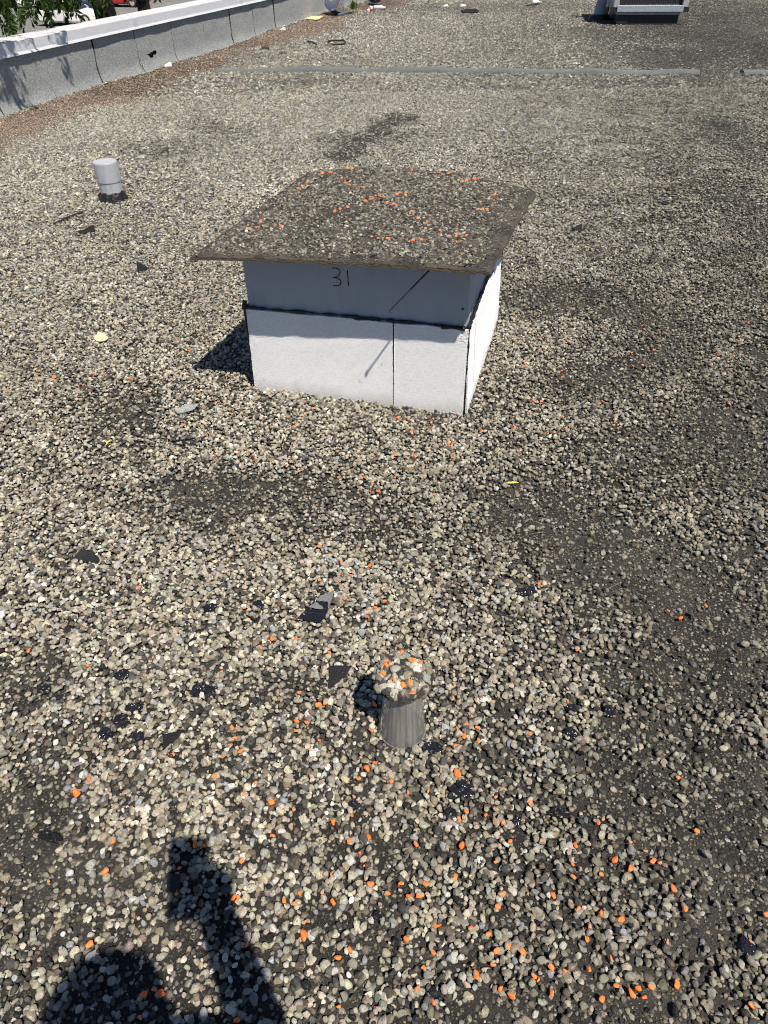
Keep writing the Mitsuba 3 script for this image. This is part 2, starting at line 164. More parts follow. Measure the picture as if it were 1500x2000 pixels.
def speck(p, n, uv):
    a = N(p.x * 330, p.y * 330, p.z * 330); b = N(p.x * 900, p.y * 900, p.z * 900)
    return SS(0.62, 0.95, a) * 0.5 + SS(0.7, 0.95, b) * 0.35
scene['mat_stone'] = {'type': 'twosided', 'b': {'type': 'blendbsdf', 'weight': mikit.proc(speck),
    'a': {'type': 'principled', 'base_color': {'type': 'mesh_attribute', 'name': 'vertex_color'}, 'roughness': 0.62, 'specular': 0.4},
    'b': {'type': 'principled', 'base_color': rgb(0.07, 0.058, 0.045), 'roughness': 0.8}}}
def orange_col(p, n, uv):
    k = N(p.x * 140, p.y * 140, p.z * 140)
    c = MIX((0.93, 0.190, 0.035), (0.93, 0.25, 0.07), SS(0.45, 0.8, k))
    return MIX(c, (0.30, 0.26, 0.20), SS(0.60, 0.74, N(p.x * 85 + 3, p.y * 75, p.z * 75)))
scene['mat_orange'] = princ(mikit.proc(orange_col), 0.7)
def white_col(p, n, uv):
    k = FB(p.x * 5, p.y * 5, p.z * 9); s = N(p.x * 160, p.y * 160, p.z * 160); d = FB(p.x * 22, p.y * 22, p.z * 22 + 5)
    c = MIX((0.80, 0.835, 0.885), (0.86, 0.885, 0.92), k)
    c = MIX(c, (0.45, 0.40, 0.33), SS(0.74, 0.88, d) * 0.5)
    c = c * (0.90 + 0.10 * SS(0.25, 0.6, N(p.x * 170, p.y * 170, p.z * 170)))
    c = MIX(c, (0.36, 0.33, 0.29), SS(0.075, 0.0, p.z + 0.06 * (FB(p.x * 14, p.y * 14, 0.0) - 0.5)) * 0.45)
    return MIX(c, (0.30, 0.29, 0.28), SS(0.87, 0.97, s) * 0.45)
scene['mat_white'] = bumped(princ(mikit.proc(white_col), 0.7), lambda p, n, uv: N(p.x * 200, p.y * 200, p.z * 200) + 0.5 * N(p.x * 430, p.y * 430, p.z * 430), 0.0040, 5e-4)
def grey_col(p, n, uv):
    k = FB(p.x * 7, p.y * 7, p.z * 3); s = FB(p.x * 26, p.y * 26, p.z * 5 + 3)
    c = MIX((0.305, 0.355, 0.43), (0.355, 0.405, 0.48), k)
    c = c * (1 - 0.07 * SS(0.45, 0.85, FB(p.x * 40, p.y * 40, p.z * 2.5 + 8)))
    return MIX(c, (0.20, 0.21, 0.235), SS(0.66, 0.85, s) * 0.5)
scene['mat_grey_metal'] = princ(mikit.proc(grey_col), 0.42, specular=0.5)
scene['mat_grey_trim'] = princ((0.33, 0.37, 0.42), 0.4)
scene['mat_tar'] = bumped(princ((0.011, 0.011, 0.012), 0.38, specular=0.5), lambda p, n, uv: FB(p.x * 60, p.y * 60, p.z * 60), 0.006)
scene['mat_tar_glossy'] = bumped(princ((0.012, 0.012, 0.017), 0.16, specular=0.8), lambda p, n, uv: FB(p.x * 110, p.y * 110, p.z * 110), 0.005)
scene['mat_black_sheet'] = bumped(princ((0.018, 0.018, 0.020), 0.45, specular=0.4), lambda p, n, uv: N(p.x * 300, p.y * 300, p.z * 300), 0.0012)
def pvc_col(p, n, uv):
    return MIX((0.33, 0.36, 0.41), (0.40, 0.43, 0.48), FB(p.x * 12, p.y * 12, p.z * 30)) * (1 - 0.14 * SS(0.52, 0.8, FB(p.x * 45, p.y * 45, p.z * 9)))
scene['mat_pvc'] = princ(mikit.proc(pvc_col), 0.45)
def membrane_col(p, n, uv):
    g = N(p.x * 210, p.y * 210, p.z * 210); k = FB(p.x * 3.5, p.y * 3.5, p.z * 6); w = N(p.x * 70, p.y * 70, p.z * 70)
    c = MIX((0.225, 0.243, 0.255), (0.295, 0.313, 0.32), k)
    c = MIX(c, (0.35, 0.34, 0.31), SS(0.62, 0.85, FB(p.x * 2.2 + 4, p.y * 2.2, p.z * 1.2)) * 0.5)
    return c * (0.36 + 0.62 * g + 0.66 * w)
scene['mat_membrane'] = bumped(princ(mikit.proc(membrane_col), 0.85), lambda p, n, uv: N(p.x * 130, p.y * 130, p.z * 130), 0.002)
scene['mat_ridge'] = bumped(princ(mikit.proc(lambda p, n, uv: MIX((0.085, 0.098, 0.102), (0.145, 0.158, 0.16), FB(p.x * 4, p.y * 9, p.z * 9)) * (0.7 + 0.5 * N(p.x * 120, p.y * 120, p.z * 120))), 0.85), lambda p, n, uv: N(p.x * 60, p.y * 60, p.z * 60), 0.006)
scene['mat_coping'] = princ(mikit.proc(lambda p, n, uv: MIX((0.48, 0.50, 0.55), (0.56, 0.58, 0.63), FB(p.x * 1.7, p.y * 1.7, p.z * 9))), 0.35, specular=0.5)
def sheet_col(p, n, uv):
    k = FB(p.x * 16, p.y * 16, p.z * 16); g = N(p.x * 330, p.y * 330, p.z * 330)
    c = MIX((0.026, 0.0245, 0.0225), (0.066, 0.060, 0.053), SS(0.3, 0.7, k))
    return MIX(c, (0.20, 0.17, 0.135), SS(0.74, 0.95, g) * 0.7)
scene['mat_lid_dirt'] = bumped(princ(mikit.proc(sheet_col), 0.9), lambda p, n, uv: N(p.x * 150, p.y * 150, p.z * 150) + N(p.x * 420, p.y * 420, p.z * 420) * 0.6, 0.006)
scene['mat_felt_edge'] = bumped(princ(mikit.proc(lambda p, n, uv: MIX((0.045, 0.034, 0.026), (0.13, 0.095, 0.065), N(p.x * 90, p.y * 90, p.z * 420))), 0.9), lambda p, n, uv: N(p.x * 120, p.y * 120, p.z * 600), 0.004)
scene['mat_screw'] = princ((0.022, 0.020, 0.019), 0.35, specular=0.6)
scene['mat_steel'] = {'type': 'twosided', 'b': {'type': 'roughconductor', 'material': 'Cr', 'alpha': 0.18}}
scene['mat_galvanised'] = {'type': 'twosided', 'b': {'type': 'roughconductor', 'material': 'Al', 'alpha': 0.12}}
scene['mat_marker'] = princ((0.012, 0.012, 0.015), 0.5)
scene['mat_glass'] = {'type': 'thindielectric'}
def streak(p, n, uv):
    a = dr.atan2(p.y - 1.008, p.x - 0.036)
    k = N(a * 9, p.z * 4.0); j = N(a * 31, p.z * 7.0)
    return dr.clip(0.36 + 0.18 * SS(0.35, 0.8, k) + 0.10 * SS(0.5, 0.9, j) - 0.10 * SS(0.05, 0.0, p.z), 0.0, 0.9)
scene['mat_cup'] = {'type': 'blendbsdf', 'weight': mikit.proc(streak), 'a': {'type': 'thindielectric'},
                    'b': {'type': 'principledthin', 'base_color': mikit.proc(lambda p, n, uv: MIX((0.50, 0.49, 0.47), (0.60, 0.59, 0.57), N(dr.atan2(p.y - 1.008, p.x - 0.036) * 17, p.z * 6))), 'roughness': 0.25, 'diff_trans': 0.7}}
scene['mat_leaf'] = {'type': 'principledthin', 'base_color': mikit.proc(lambda p, n, uv: MIX((0.035, 0.072, 0.018), (0.080, 0.130, 0.032), N(p.x * 6, p.y * 6, p.z * 6))), 'roughness': 0.5, 'diff_trans': 0.7}
scene['mat_bark'] = bumped(princ(mikit.proc(lambda p, n, uv: MIX((0.016, 0.013, 0.011), (0.042, 0.034, 0.028), N(p.x * 30, p.y * 30, p.z * 8))), 0.9), lambda p, n, uv: N(p.x * 40, p.y * 40, p.z * 9), 0.02)
scene['mat_asphalt'] = princ(mikit.proc(lambda p, n, uv: MIX((0.08, 0.08, 0.08), (0.14, 0.14, 0.137), FB(p.x * 1.5, p.y * 1.5, 0.0, 4))), 0.9)
scene['mat_concrete'] = princ(mikit.proc(lambda p, n, uv: MIX((0.33, 0.31, 0.27), (0.42, 0.39, 0.34), FB(p.x * 2, p.y * 2, 0.0, 4))), 0.9)
scene['mat_grass'] = princ(mikit.proc(lambda p, n, uv: MIX((0.04, 0.075, 0.018), (0.09, 0.13, 0.03), FB(p.x * 4, p.y * 4, 0.0, 4))), 0.9)
scene['mat_brick'] = princ(mikit.proc(lambda p, n, uv: MIX((0.30, 0.22, 0.17), (0.38, 0.29, 0.22), FB(p.x * 3, p.y * 3, p.z * 5))), 0.9)
for nm, c, r in (('car_white', (0.78, 0.78, 0.78), 0.25), ('car_blue', (0.03, 0.05, 0.11), 0.25), ('car_red', (0.50, 0.03, 0.04), 0.25), ('car_silver', (0.5, 0.51, 0.53), 0.3),
                 ('dark_glass', (0.02, 0.03, 0.04), 0.08), ('rubber', (0.02, 0.02, 0.02), 0.8), ('rim', (0.5, 0.5, 0.5), 0.35), ('lamp_red', (0.5, 0.02, 0.02), 0.2),
                 ('lamp_clear', (0.75, 0.75, 0.75), 0.15), ('ac_grey', (0.36, 0.36, 0.375), 0.5), ('ac_dark', (0.022, 0.023, 0.027), 0.5), ('ac_rail', (0.30, 0.35, 0.41), 0.45),
                 ('yellow_pipe', (0.40, 0.28, 0.03), 0.5), ('skin', (0.45, 0.27, 0.19), 0.5), ('hair', (0.03, 0.022, 0.018), 0.6), ('shirt', (0.09, 0.12, 0.20), 0.9),
                 ('trousers', (0.06, 0.065, 0.08), 0.9), ('shoe', (0.05, 0.04, 0.035), 0.7), ('phone', (0.02, 0.02, 0.022), 0.25), ('paper', (0.62, 0.57, 0.36), 0.8),
                 ('foam', (0.66, 0.66, 0.66), 0.6), ('cardboard', (0.62, 0.40, 0.22), 0.85), ('twig', (0.045, 0.038, 0.032), 0.8), ('yellow_leaf', (0.62, 0.55, 0.10), 0.6),
                 ('red_print', (0.55, 0.08, 0.07), 0.6), ('weed', (0.10, 0.20, 0.03), 0.6), ('blue_strip', (0.10, 0.13, 0.19), 0.4), ('brown_clump', (0.075, 0.055, 0.042), 0.9), ('plastic_film', (0.62, 0.64, 0.68), 0.12), ('grey_film', (0.16, 0.165, 0.18), 0.10)):
    scene['mat_' + nm] = princ(c, r, **({'clearcoat': 0.8} if nm.startswith('car_') else {}))
# ------------------------------------------------------------------ the wall line, the box on the roof
WP = np.array([-3.892, 8.268, 0.0]); WD = np.array([math.sin(math.radians(17.5)), math.cos(math.radians(17.5)), 0.0]); WN = np.array([WD[1], -WD[0], 0.0])
BO = np.array([-0.543, 2.701, 0.0]); BM = frame(BO, (0.9634, -0.268)); BW, BD = 0.905, 0.92
def wall_dist(x, y): return (x - WP[0]) * WN[0] + (y - WP[1]) * WN[1]
def wall_s(x, y): return (x - WP[0]) * WD[0] + (y - WP[1]) * WD[1]

def stain(x, y):
    """How far tar and dirt cover the gravel at a place, 0 to 1."""
    w = meshkit.fbm(np.stack([x * 5, y * 5, 0 * x], -1), 4, 7); w2 = meshkit.fbm(np.stack([x * 14, y * 14, 0 * x + 3], -1), 3, 9)
    keep = np.ones_like(x)
    for (bx, by, rx, ry, s) in STAINS:
        q = np.sqrt(((x - bx) / (rx * 1.28)) ** 2 + ((y - by) / (ry * 1.28)) ** 2) + (w - 0.5) * 1.3 + (w2 - 0.5) * 0.6
        keep *= 1 - s * np.clip((1.15 - q) / 0.55, 0, 1)
    d = 1 - keep
    q = np.clip((x / (.6 + .45 * y) - .12) / .6, 0, 1)
    d = 1 - (1 - d) * (1 - .55 * q * np.clip((w + .5 * (w2 - .5) - .38) / .2, 0, 1))
    d = 1 - (1 - d) * (1 - .28 * np.clip((.95 - y) / .5, 0, 1) * np.clip((w - .42) / .15, 0, 1))
    big = meshkit.fbm(np.stack([x * 1.1 + 5, y * 1.1, 0 * x], -1), 3, 21)
    return np.clip(d + 0.45 * np.clip((w2 + 0.6 * big - 0.98) / 0.15, 0, 1), 0, 1)

def tone(x, y):
    """Stones are darker with tar towards the right of the roof and in stains."""
    k = meshkit.fbm(np.stack([x * 2.2, y * 2.2, 0 * x + 8], -1), 3, 3)
    r = np.clip((x / (0.6 + 0.45 * y) + 0.1) / 0.9, 0, 1)
    return (1.10 - 0.38 * r) * (0.84 + 0.32 * k)

# ------------------------------------------------------------------ roof deck, lot and street
def polygon_prism(pts, z0, z1):
    m = trimesh.creation.extrude_polygon(Polygon(pts), z1 - z0, engine='earcut'); m.apply_translation([0, 0, z0]); return m
wl = lambda s, o: (WP + WD * s + WN * o)[:2]
deck_poly = [wl(-14, -0.34), wl(62, -0.34), wl(62, 60), wl(-14, 60)]
add('roof_deck', polygon_prism(deck_poly, -4.0, -0.009), 'mat_dirt', label='flat tar and dirt roof deck under the loose gravel', kind='structure')
def sheet(pts, z):
    p = Polygon(pts); v, f = trimesh.creation.triangulate_polygon(p, engine='earcut')
    return trimesh.Trimesh(np.column_stack([v, np.full(len(v), z)]), f, process=False)
add('parking_lot', sheet([(-300, -200), (300, -200), (300, 400), (-300, 400)], -4.06), 'mat_asphalt', label='grey asphalt parking lot below the roof', kind='structure')
add('sidewalk', polygon_prism([wl(-14, -32), wl(62, -32), wl(62, -26.0), wl(-14, -26.0)], -4.06, -3.94), 'mat_concrete', label='pale concrete strip at the edge of the parking lot', kind='structure')
add('lawn', polygon_prism([(-62, 72), (-30.0, 78.5), (-34, 99), (-70, 92)], -4.06, -3.95), 'mat_grass', label='green lawn beyond the parked cars', kind='structure')

# ------------------------------------------------------------------ gravel
PAL = np.array([[.362, .335, .266], [.262, .250, .215], [.248, .216, .163], [.125, .108, .084], [.058, .057, .054], [.46, .455, .42], [.245, .257, .272], [.012, .012, .016]])
PW = np.array([.22, .25, .11, .14, .16, .055, .045, .04])
def ico(sub, seed, wob):
    m = trimesh.creation.icosphere(subdivisions=sub); r = np.random.default_rng(seed)
    v = m.vertices.copy()
    p = r.uniform(2.6, 4.2); v = v / (np.abs(v) ** p).sum(1, keepdims=True) ** (1 / p) * 0.92
    for _ in range(6):
        d = r.normal(size=3); d /= np.linalg.norm(d); v += v * (r.uniform(-wob, wob) * np.clip(v @ d, 0, 1) ** 2)[:, None]
    for _ in range(5):
        d = r.normal(size=3); d /= np.linalg.norm(d); h = r.uniform(0.48, 0.75); o = v @ d
        v -= np.clip(o - h, 0, None)[:, None] * d * 0.92
    return v, np.asarray(m.faces)
def cone(seed):
    r = np.random.default_rng(seed); a = np.arange(5) * 2 * np.pi / 5 + r.uniform(-.3, .3, 5)
    v = np.vstack([np.stack([np.cos(a), np.sin(a), -0.15 + 0 * a], 1), [[r.uniform(-.3, .3), r.uniform(-.3, .3), 0.85]]])
    return v, np.array([[i, (i + 1) % 5, 5] for i in range(5)])
TEMPL = {2: [ico(1, s, .28) for s in range(18)], 1: [ico(0, s, .2) for s in range(18)], 0: [cone(s) for s in range(18)]}
def pebbles(xyz, size, level, col, r, tilt=0.35, up=None):
    """One mesh of a pebble at every place: vertices, faces, colours. up: surface normals where they are not vertical."""
    n = len(xyz); V = np.array([t[0] for t in TEMPL[level]]); F = TEMPL[level][0][1]
    v = V[r.integers(0, len(V), n)] * (size[:, None, None] / 2 * np.stack([np.ones(n) * 1.12, r.uniform(.68, 1, n), r.uniform(.5, .85, n)], 1)[:, None])
    yaw, tx, ty = r.uniform(0, 2 * np.pi, n), r.normal(0, tilt, n), r.normal(0, tilt, n)
    def rot(v, a, i, j):
        c, s = np.cos(a)[:, None], np.sin(a)[:, None]; w = v.copy(); w[..., i] = c * v[..., i] - s * v[..., j]; w[..., j] = s * v[..., i] + c * v[..., j]; return w
    v = rot(v, yaw, 0, 1)
    if level: v = rot(rot(v, tx, 1, 2), ty, 0, 2)
    v = rot(v, r.uniform(0, 2 * np.pi, n), 0, 1)
    if up is not None:
        u = up; a = np.cross(np.where(np.abs(u[:, :1]) < .8, [1., 0, 0], [0, 1., 0]), u); a /= np.linalg.norm(a, axis=1, keepdims=True); b = np.cross(u, a)
        v = v[..., :1] * a[:, None] + v[..., 1:2] * b[:, None] + v[..., 2:] * u[:, None]
    v = v + xyz[:, None]
    nv = v.shape[1]
    f = (F[None] + (np.arange(n) * nv)[:, None, None]).reshape(-1, 3); c = np.repeat(col, nv, 0) * r.uniform(.9, 1.1, (n * nv, 1)); v = v.reshape(-1, 3)
    if level and up is None:
        nz = np.cross(v[f[:, 1]] - v[f[:, 0]], v[f[:, 2]] - v[f[:, 0]]); nz = nz[:, 2] / (np.linalg.norm(nz, axis=1) + 1e-12)
        f = f[nz > -0.35]
    return v, f, np.clip(c, 0.004, .85)
def stone_colours(n, r, dark=None):
    k = r.choice(len(PAL), n, p=PW / PW.sum()); c = PAL[k] * r.lognormal(0, .19, n)[:, None] * (1 + r.normal(0, .035, (n, 3)))
    return c
def field(y0, y1, s, r, margin=0.25):
    """Jittered hexagonal places on the roof between two distances, a little wider than the view."""
    ys = np.arange(y0, y1, s * .88); P = []
    for i, y in enumerate(ys):
        hw = 0.545 * (y * .766 + 1.0) + margin
        xs = np.arange(-hw, hw, s) + (s / 2 if i % 2 else 0)
        P.append(np.stack([xs, np.full(len(xs), y)], 1))
    P = np.vstack(P); P += r.normal(0, s * .26, P.shape); return P
def inbox(M, P, x0, x1, y0, y1):
    q = P - M[:2, 3]; a, b = q @ M[:2, 0], q @ M[:2, 1]; return (a > x0) & (a < x1) & (b > y0) & (b < y1)
ACM = frame((4.321, 15.361, 0), (1.044, -0.156))
CUP = np.array([0.036, 1.008, 0.0]); PIPE = np.array([-1.92, 5.43, 0.0])
def clear(P):
    ok = ~inbox(BM, P, .012, BW - .012, .012, BD - .012) & ~inbox(ACM, P, -.28, 1.3, -.02, 1.5)
    ok &= (np.hypot(*(P - CUP[:2]).T) > .060) & (np.hypot(*(P - PIPE[:2]).T) > .085) & (wall_dist(P[:, 0], P[:, 1]) > 0.03)
    return ok
def wall_pile(x, y):
    s, d = wall_s(x, y), wall_dist(x, y)
    w = 0.85 + 0.35 * meshkit.fbm(np.stack([s * 1.3, 0 * s, 0 * s], -1), 3, 5)
    h = np.interp(s, [-4, .5, 1.9, 2.7, 3.6, 5.4, 7, 8.8, 10.5, 13], [.03, .03, .045, .03, .04, .03, .07, .09, .13, .12])
    return h * (.55 + .9 * meshkit.fbm(np.stack([s * 1.6 + 7, 0 * s, 0 * s], -1), 2, 15)) * np.clip(1 - d / w, 0, 1) ** 1.4
def red_dirt(x, y):
    s, d = wall_s(x, y), wall_dist(x, y)
    n = meshkit.fbm(np.stack([x * 3, y * 3, 0 * x], -1), 3, 12)
    e = 0.85 + 0.7 * (meshkit.fbm(np.stack([s * .8, 0 * s, 0 * s], -1), 2, 2) - .5) + (n - .5) * .7
    return np.clip((e - d) / .35, 0, 1) * np.clip((d - .02) / .1, 0, 1)
MESHES = []
for (y0, y1, s, level, mean, double) in ((0.28, 1.95, .0113, 2, .0134, .32), (1.95, 5.4, .0118, 1, .0148, .28), (4.2, 9.3, .0135, 0, .0172, .18), (9.3, 21.0, .027, 0, .026, 0.0)):
    P = field(y0, y1, s, rng, .25 if y1 < 9 else .4)
    if double: P = np.vstack([P, P[rng.random(len(P)) < double] + rng.normal(0, s * .5, (int(0), 2)) if 0 else P[rng.random(len(P)) < double] + s * .5])
    P = P[clear(P)]
    x, y = P.T; n = len(P); D = stain(x, y); t = tone(x, y); R = red_dirt(x, y)
    size = np.clip(mean * rng.lognormal(0, .30, n), mean * .45, mean * 1.7)
    keep = rng.random(n) > D * .86
    if level == 1: keep &= rng.random(n) > (y - 4.2) / 1.2
    if level == 0 and y0 < 9: keep &= rng.random(n) < (y - 4.2) / 1.2
    if level == 0 and y0 > 9: keep &= rng.random(n) > .3
    x, y, size, D, t, R = x[keep], y[keep], size[keep], D[keep], t[keep], R[keep]; n = len(x)
    low = rng.random(n) < D * .8
    z = np.where(low, rng.uniform(-.011, -.004, n), rng.uniform(-.006, .007, n)) + wall_pile(x, y)
    if y0 > 9: z = z - .001
    size = size * (1 - .35 * R) * (1 - .12 * D)
    c = stone_colours(n, rng) * (rng.lognormal(0, .22, (n, 1)) if level == 0 else 1.0)
    c = c * (t * (1 - .42 * D * rng.uniform(.3, 1, n)))[:, None]
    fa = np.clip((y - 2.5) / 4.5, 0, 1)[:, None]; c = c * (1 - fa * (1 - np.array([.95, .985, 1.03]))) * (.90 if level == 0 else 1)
    c = c * (1 - R[:, None] * (1 - np.array([.92, .76, .69])))
    v, f, col = pebbles(np.stack([x, y, z], 1), size, level, c, rng)
    MESHES.append((v, f, col))
    name = 'gravel' if len(MESHES) == 1 else f'gravel__{len(MESHES) - 1:03d}'
    scene[name] = mikit.ply((v, f), 'mat_stone', level == 0, color=col)
P = field(.28, 4.7, .0088, rng, .2); P = P[clear(P)]; x, y = P.T; D = stain(x, y)   # grit and small chips where dirt covers the stones
ok = rng.random(len(x)) < (D * .85 + .05) * np.where(y < 2.4, 1, .5); x, y = x[ok], y[ok]; n = len(x)
v, f, col = pebbles(np.stack([x, y, rng.uniform(-.0095, -.006, n)], 1), np.clip(.0058 * rng.lognormal(0, .45, n), .0025, .012), 0, stone_colours(n, rng) * rng.uniform(.12, .75, (n, 1)), rng)
scene['gravel__008'] = mikit.ply((v, f), 'mat_stone', True, color=col)
P = field(-.6, 5.2, .0135, rng, 1.25); hw = .545 * (P[:, 1] * .766 + 1.0)   # the same stones at the sides, a step out of view
P = P[((np.abs(P[:, 0]) > hw + .24) | (P[:, 1] < .29)) & clear(P)]; x, y = P.T; D = stain(x, y); ok = rng.random(len(x)) > D * .8; x, y, D = x[ok], y[ok], D[ok]; n = len(x)
v, f, col = pebbles(np.stack([x, y, rng.uniform(-.005, .003, n) + wall_pile(x, y)], 1), np.clip(.0165 * rng.lognormal(0, .28, n), .008, .026), 0, stone_colours(n, rng) * (tone(x, y) * (1 - .3 * D) * (1 - .45 * (rng.random(n) < .2)))[:, None], rng)
scene['gravel__007'] = mikit.ply((v, f), 'mat_stone', True, color=col)
tag('gravel', 'loose tan and grey pea gravel with dark tar between the stones, covering the flat roof', 'gravel', kind='stuff')
# beyond the stones one by one: a sheet of gravel, and wings at the sides of the view
gx, gy = np.meshgrid(np.arange(-9, 48, .25), np.arange(-12, 60, .25)); cx, cy = gx.ravel() + .125, gy.ravel() + .125
hw = 0.545 * (cy * .766 + 1.0)
use = ((cy > 8.9) | (cy < -.5) | (np.abs(cx) > hw + np.where(cy < 5, 1.1, .12)) | ((wall_dist(cx, cy) < 1.3) & (cy > 5))) & (wall_dist(cx, cy) > -.1)
use &= ~inbox(BM, np.stack([cx, cy], 1), -.3, BW + .3, -.3, BD + .3)
qx, qy = cx[use], cy[use]; nq = len(qx)
vx = np.stack([qx - .125, qx + .125, qx + .125, qx - .125], 1).ravel(); vy = np.stack([qy - .125, qy - .125, qy + .125, qy + .125], 1).ravel()
vz = -.003 + wall_pile(vx, vy) - .003 * (vy < 9.4)
Dv, Rv = stain(vx, vy), red_dirt(vx, vy)
fq = np.arange(nq * 4).reshape(-1, 4)
FAR_UV = np.stack([np.where(vy < 8.5, 1.3, 1.0) * tone(vx, vy) * (1 - .55 * Dv), Rv], 1)
scene['gravel__009'] = mikit.ply((np.stack([vx, vy, vz], 1), fq), 'mat_far_gravel', False, uv=FAR_UV)

# ------------------------------------------------------------------ parapet wall
pw = thing('parapet_wall', 'low grey membrane covered parapet wall with white metal coping along the roof edge', 'wall')
def wall_pt(s, out, z): return WP + WD * s - WN * out + np.array([0, 0, z])
part(pw, 'core', cat_([box((-6, 0.012, -.009), (46, .32, .585), frame(WP, WD))]), 'mat_tar', label='black core of the wall seen in gaps between panels')
wr = np.random.default_rng(5)
S0 = [-.9, 0.02, .9, 1.8, 2.7, 3.6, 4.5, 5.38, 6.2, 7.05, 7.95, 8.78, 9.63, 10.46, 11.35, 12.2, 13.1, 14.0]
S0 = [-4.5, -3.6, -2.7, -1.8] + S0 + [14.0 + .9 * i for i in range(1, 12)]
def panel(s0, s1, zlo, zhi, lift, seed, gap0, gap1, cut=None):
    """Membrane strip: flares out at the foot, edges a little ragged, 6 mm thick."""
    r = np.random.default_rng(seed); nu, nv = (22, 16) if cut is None else (130, 90)
    U, Vv = np.meshgrid(np.linspace(0, 1, nu), np.linspace(0, 1, nv), indexing='ij')
    z = zlo + (zhi - zlo) * Vv
    nse = lambda a, b, k: meshkit.noise(np.stack([a * k + seed, b * k, 0 * a + seed], -1), seed) - .5
    e0 = s0 + gap0 * (1 + 1.2 * nse(0 * z, z, 9)) ; e1 = s1 - gap1 * (1 + 1.2 * nse(0 * z + 5, z, 9))
    lean = .05 * (z / .5) ** 2 * 0
    s = e0 + (e1 - e0) * U
    out = -(lift + .05 * np.clip(1 - z / .16, 0, 1) ** 2 + .010 * nse(s, z, 3.0) + .006 * nse(s, z, 11))
    p = WP + WD * s[..., None] - WN * out[..., None] + np.array([0, 0, 1]) * z[..., None]
    v = np.vstack([p.reshape(-1, 3), (p - WN * .006).reshape(-1, 3)]); n = nu * nv
    i, j = np.meshgrid(np.arange(nu - 1), np.arange(nv - 1), indexing='ij'); q = np.stack([i * nv + j, i * nv + j + 1, (i + 1) * nv + j + 1, (i + 1) * nv + j], -1).reshape(-1, 4)
    if cut is not None:
        mid = p.reshape(-1, 3)[q].mean(1); ss, zz = (mid - WP) @ WD, mid[:, 2]; q = q[~cut(ss, zz)]
    F = np.vstack([q[:, ::-1], q + n]); m = trimesh.Trimesh(v, np.vstack([F[:, [0, 1, 2]], F[:, [0, 2, 3]]]), process=False)
    b = [(a, c) for a, c in _boundary(q)]
    side = np.array([[a, c, c + n, a + n] for a, c in b])
    return trimesh.Trimesh(v, np.vstack([m.faces, side[:, [0, 1, 2]], side[:, [0, 2, 3]]]), process=False)
def _boundary(q):
    e = {}
    for row in q:
        for k in range(4):
            a, b = int(row[k]), int(row[(k + 1) % 4])
            if (b, a) in e: del e[(b, a)]
            else: e[(a, b)] = 1
    return list(e)
GAPS = {1.8: .017, 2.7: .007, 5.38: .015, 7.05: .016, 6.2: .009, 7.95: .010, .9: .003}
for i in range(len(S0) - 1):
    a, b = S0[i], S0[i + 1]
    cut = None
    if abs(a - 2.7) < .01:
        cut = lambda s, z: (((s - 3.02) / .11) ** 2 + ((z - .190 - .010 * np.sin(s * 31) - .005 * np.sin(s * 97)) / .030) ** 2) < 1 + .3 * np.sin(s * 55)
    part(pw, 'membrane_panel', panel(a, b, -.01, .535, .016 + wr.uniform(0, .006), 40 + i, GAPS.get(a, .0045), GAPS.get(b, .0045), cut), 'mat_membrane', 40,
         label='grey membrane panel with a torn black hole near its foot' if cut else None)
part(pw, 'patch', panel(2.71, 3.30, -.01, .135, .032, 77, .01, .01), 'mat_membrane', 40, label='membrane patch below the torn hole')
cr = .0
for i in range(16):                                             # coping: sections with lapped joints
    a, b = -6 + 3.05 * i - .42, -6 + 3.05 * (i + 1) - .42
    prof = [(-.045, .492), (-.052, .486), (-.050, .496), (-.034, .520), (-.026, .603), (.10, .610), (.34, .604), (.352, .55), (.358, .55), (.346, .612), (.10, .618), (-.033, .611), (-.041, .522), (-.058, .497)]
    M = frame(WP, WD)
    pl = Polygon([(x, z) for x, z in prof]).buffer(0)
    m = trimesh.creation.extrude_polygon(pl if pl.geom_type == 'Polygon' else max(pl.geoms, key=lambda g: g.area), b - a - .004, engine='earcut')
    R = np.eye(4); R[:3, :3] = np.array([[0, 0, 1], [1, 0, 0], [0, 1, 0]]); R[:3, 3] = [a, 0, 0]
    m.apply_transform(R); m.apply_transform(M)
    part(pw, 'coping_section', m, 'mat_coping', 25)
    part(pw, 'joint_cover', at(box((a - .05, -.0445, .5), (a + .05, -.0385, .600), M), (0, 0, 0)), 'mat_coping')

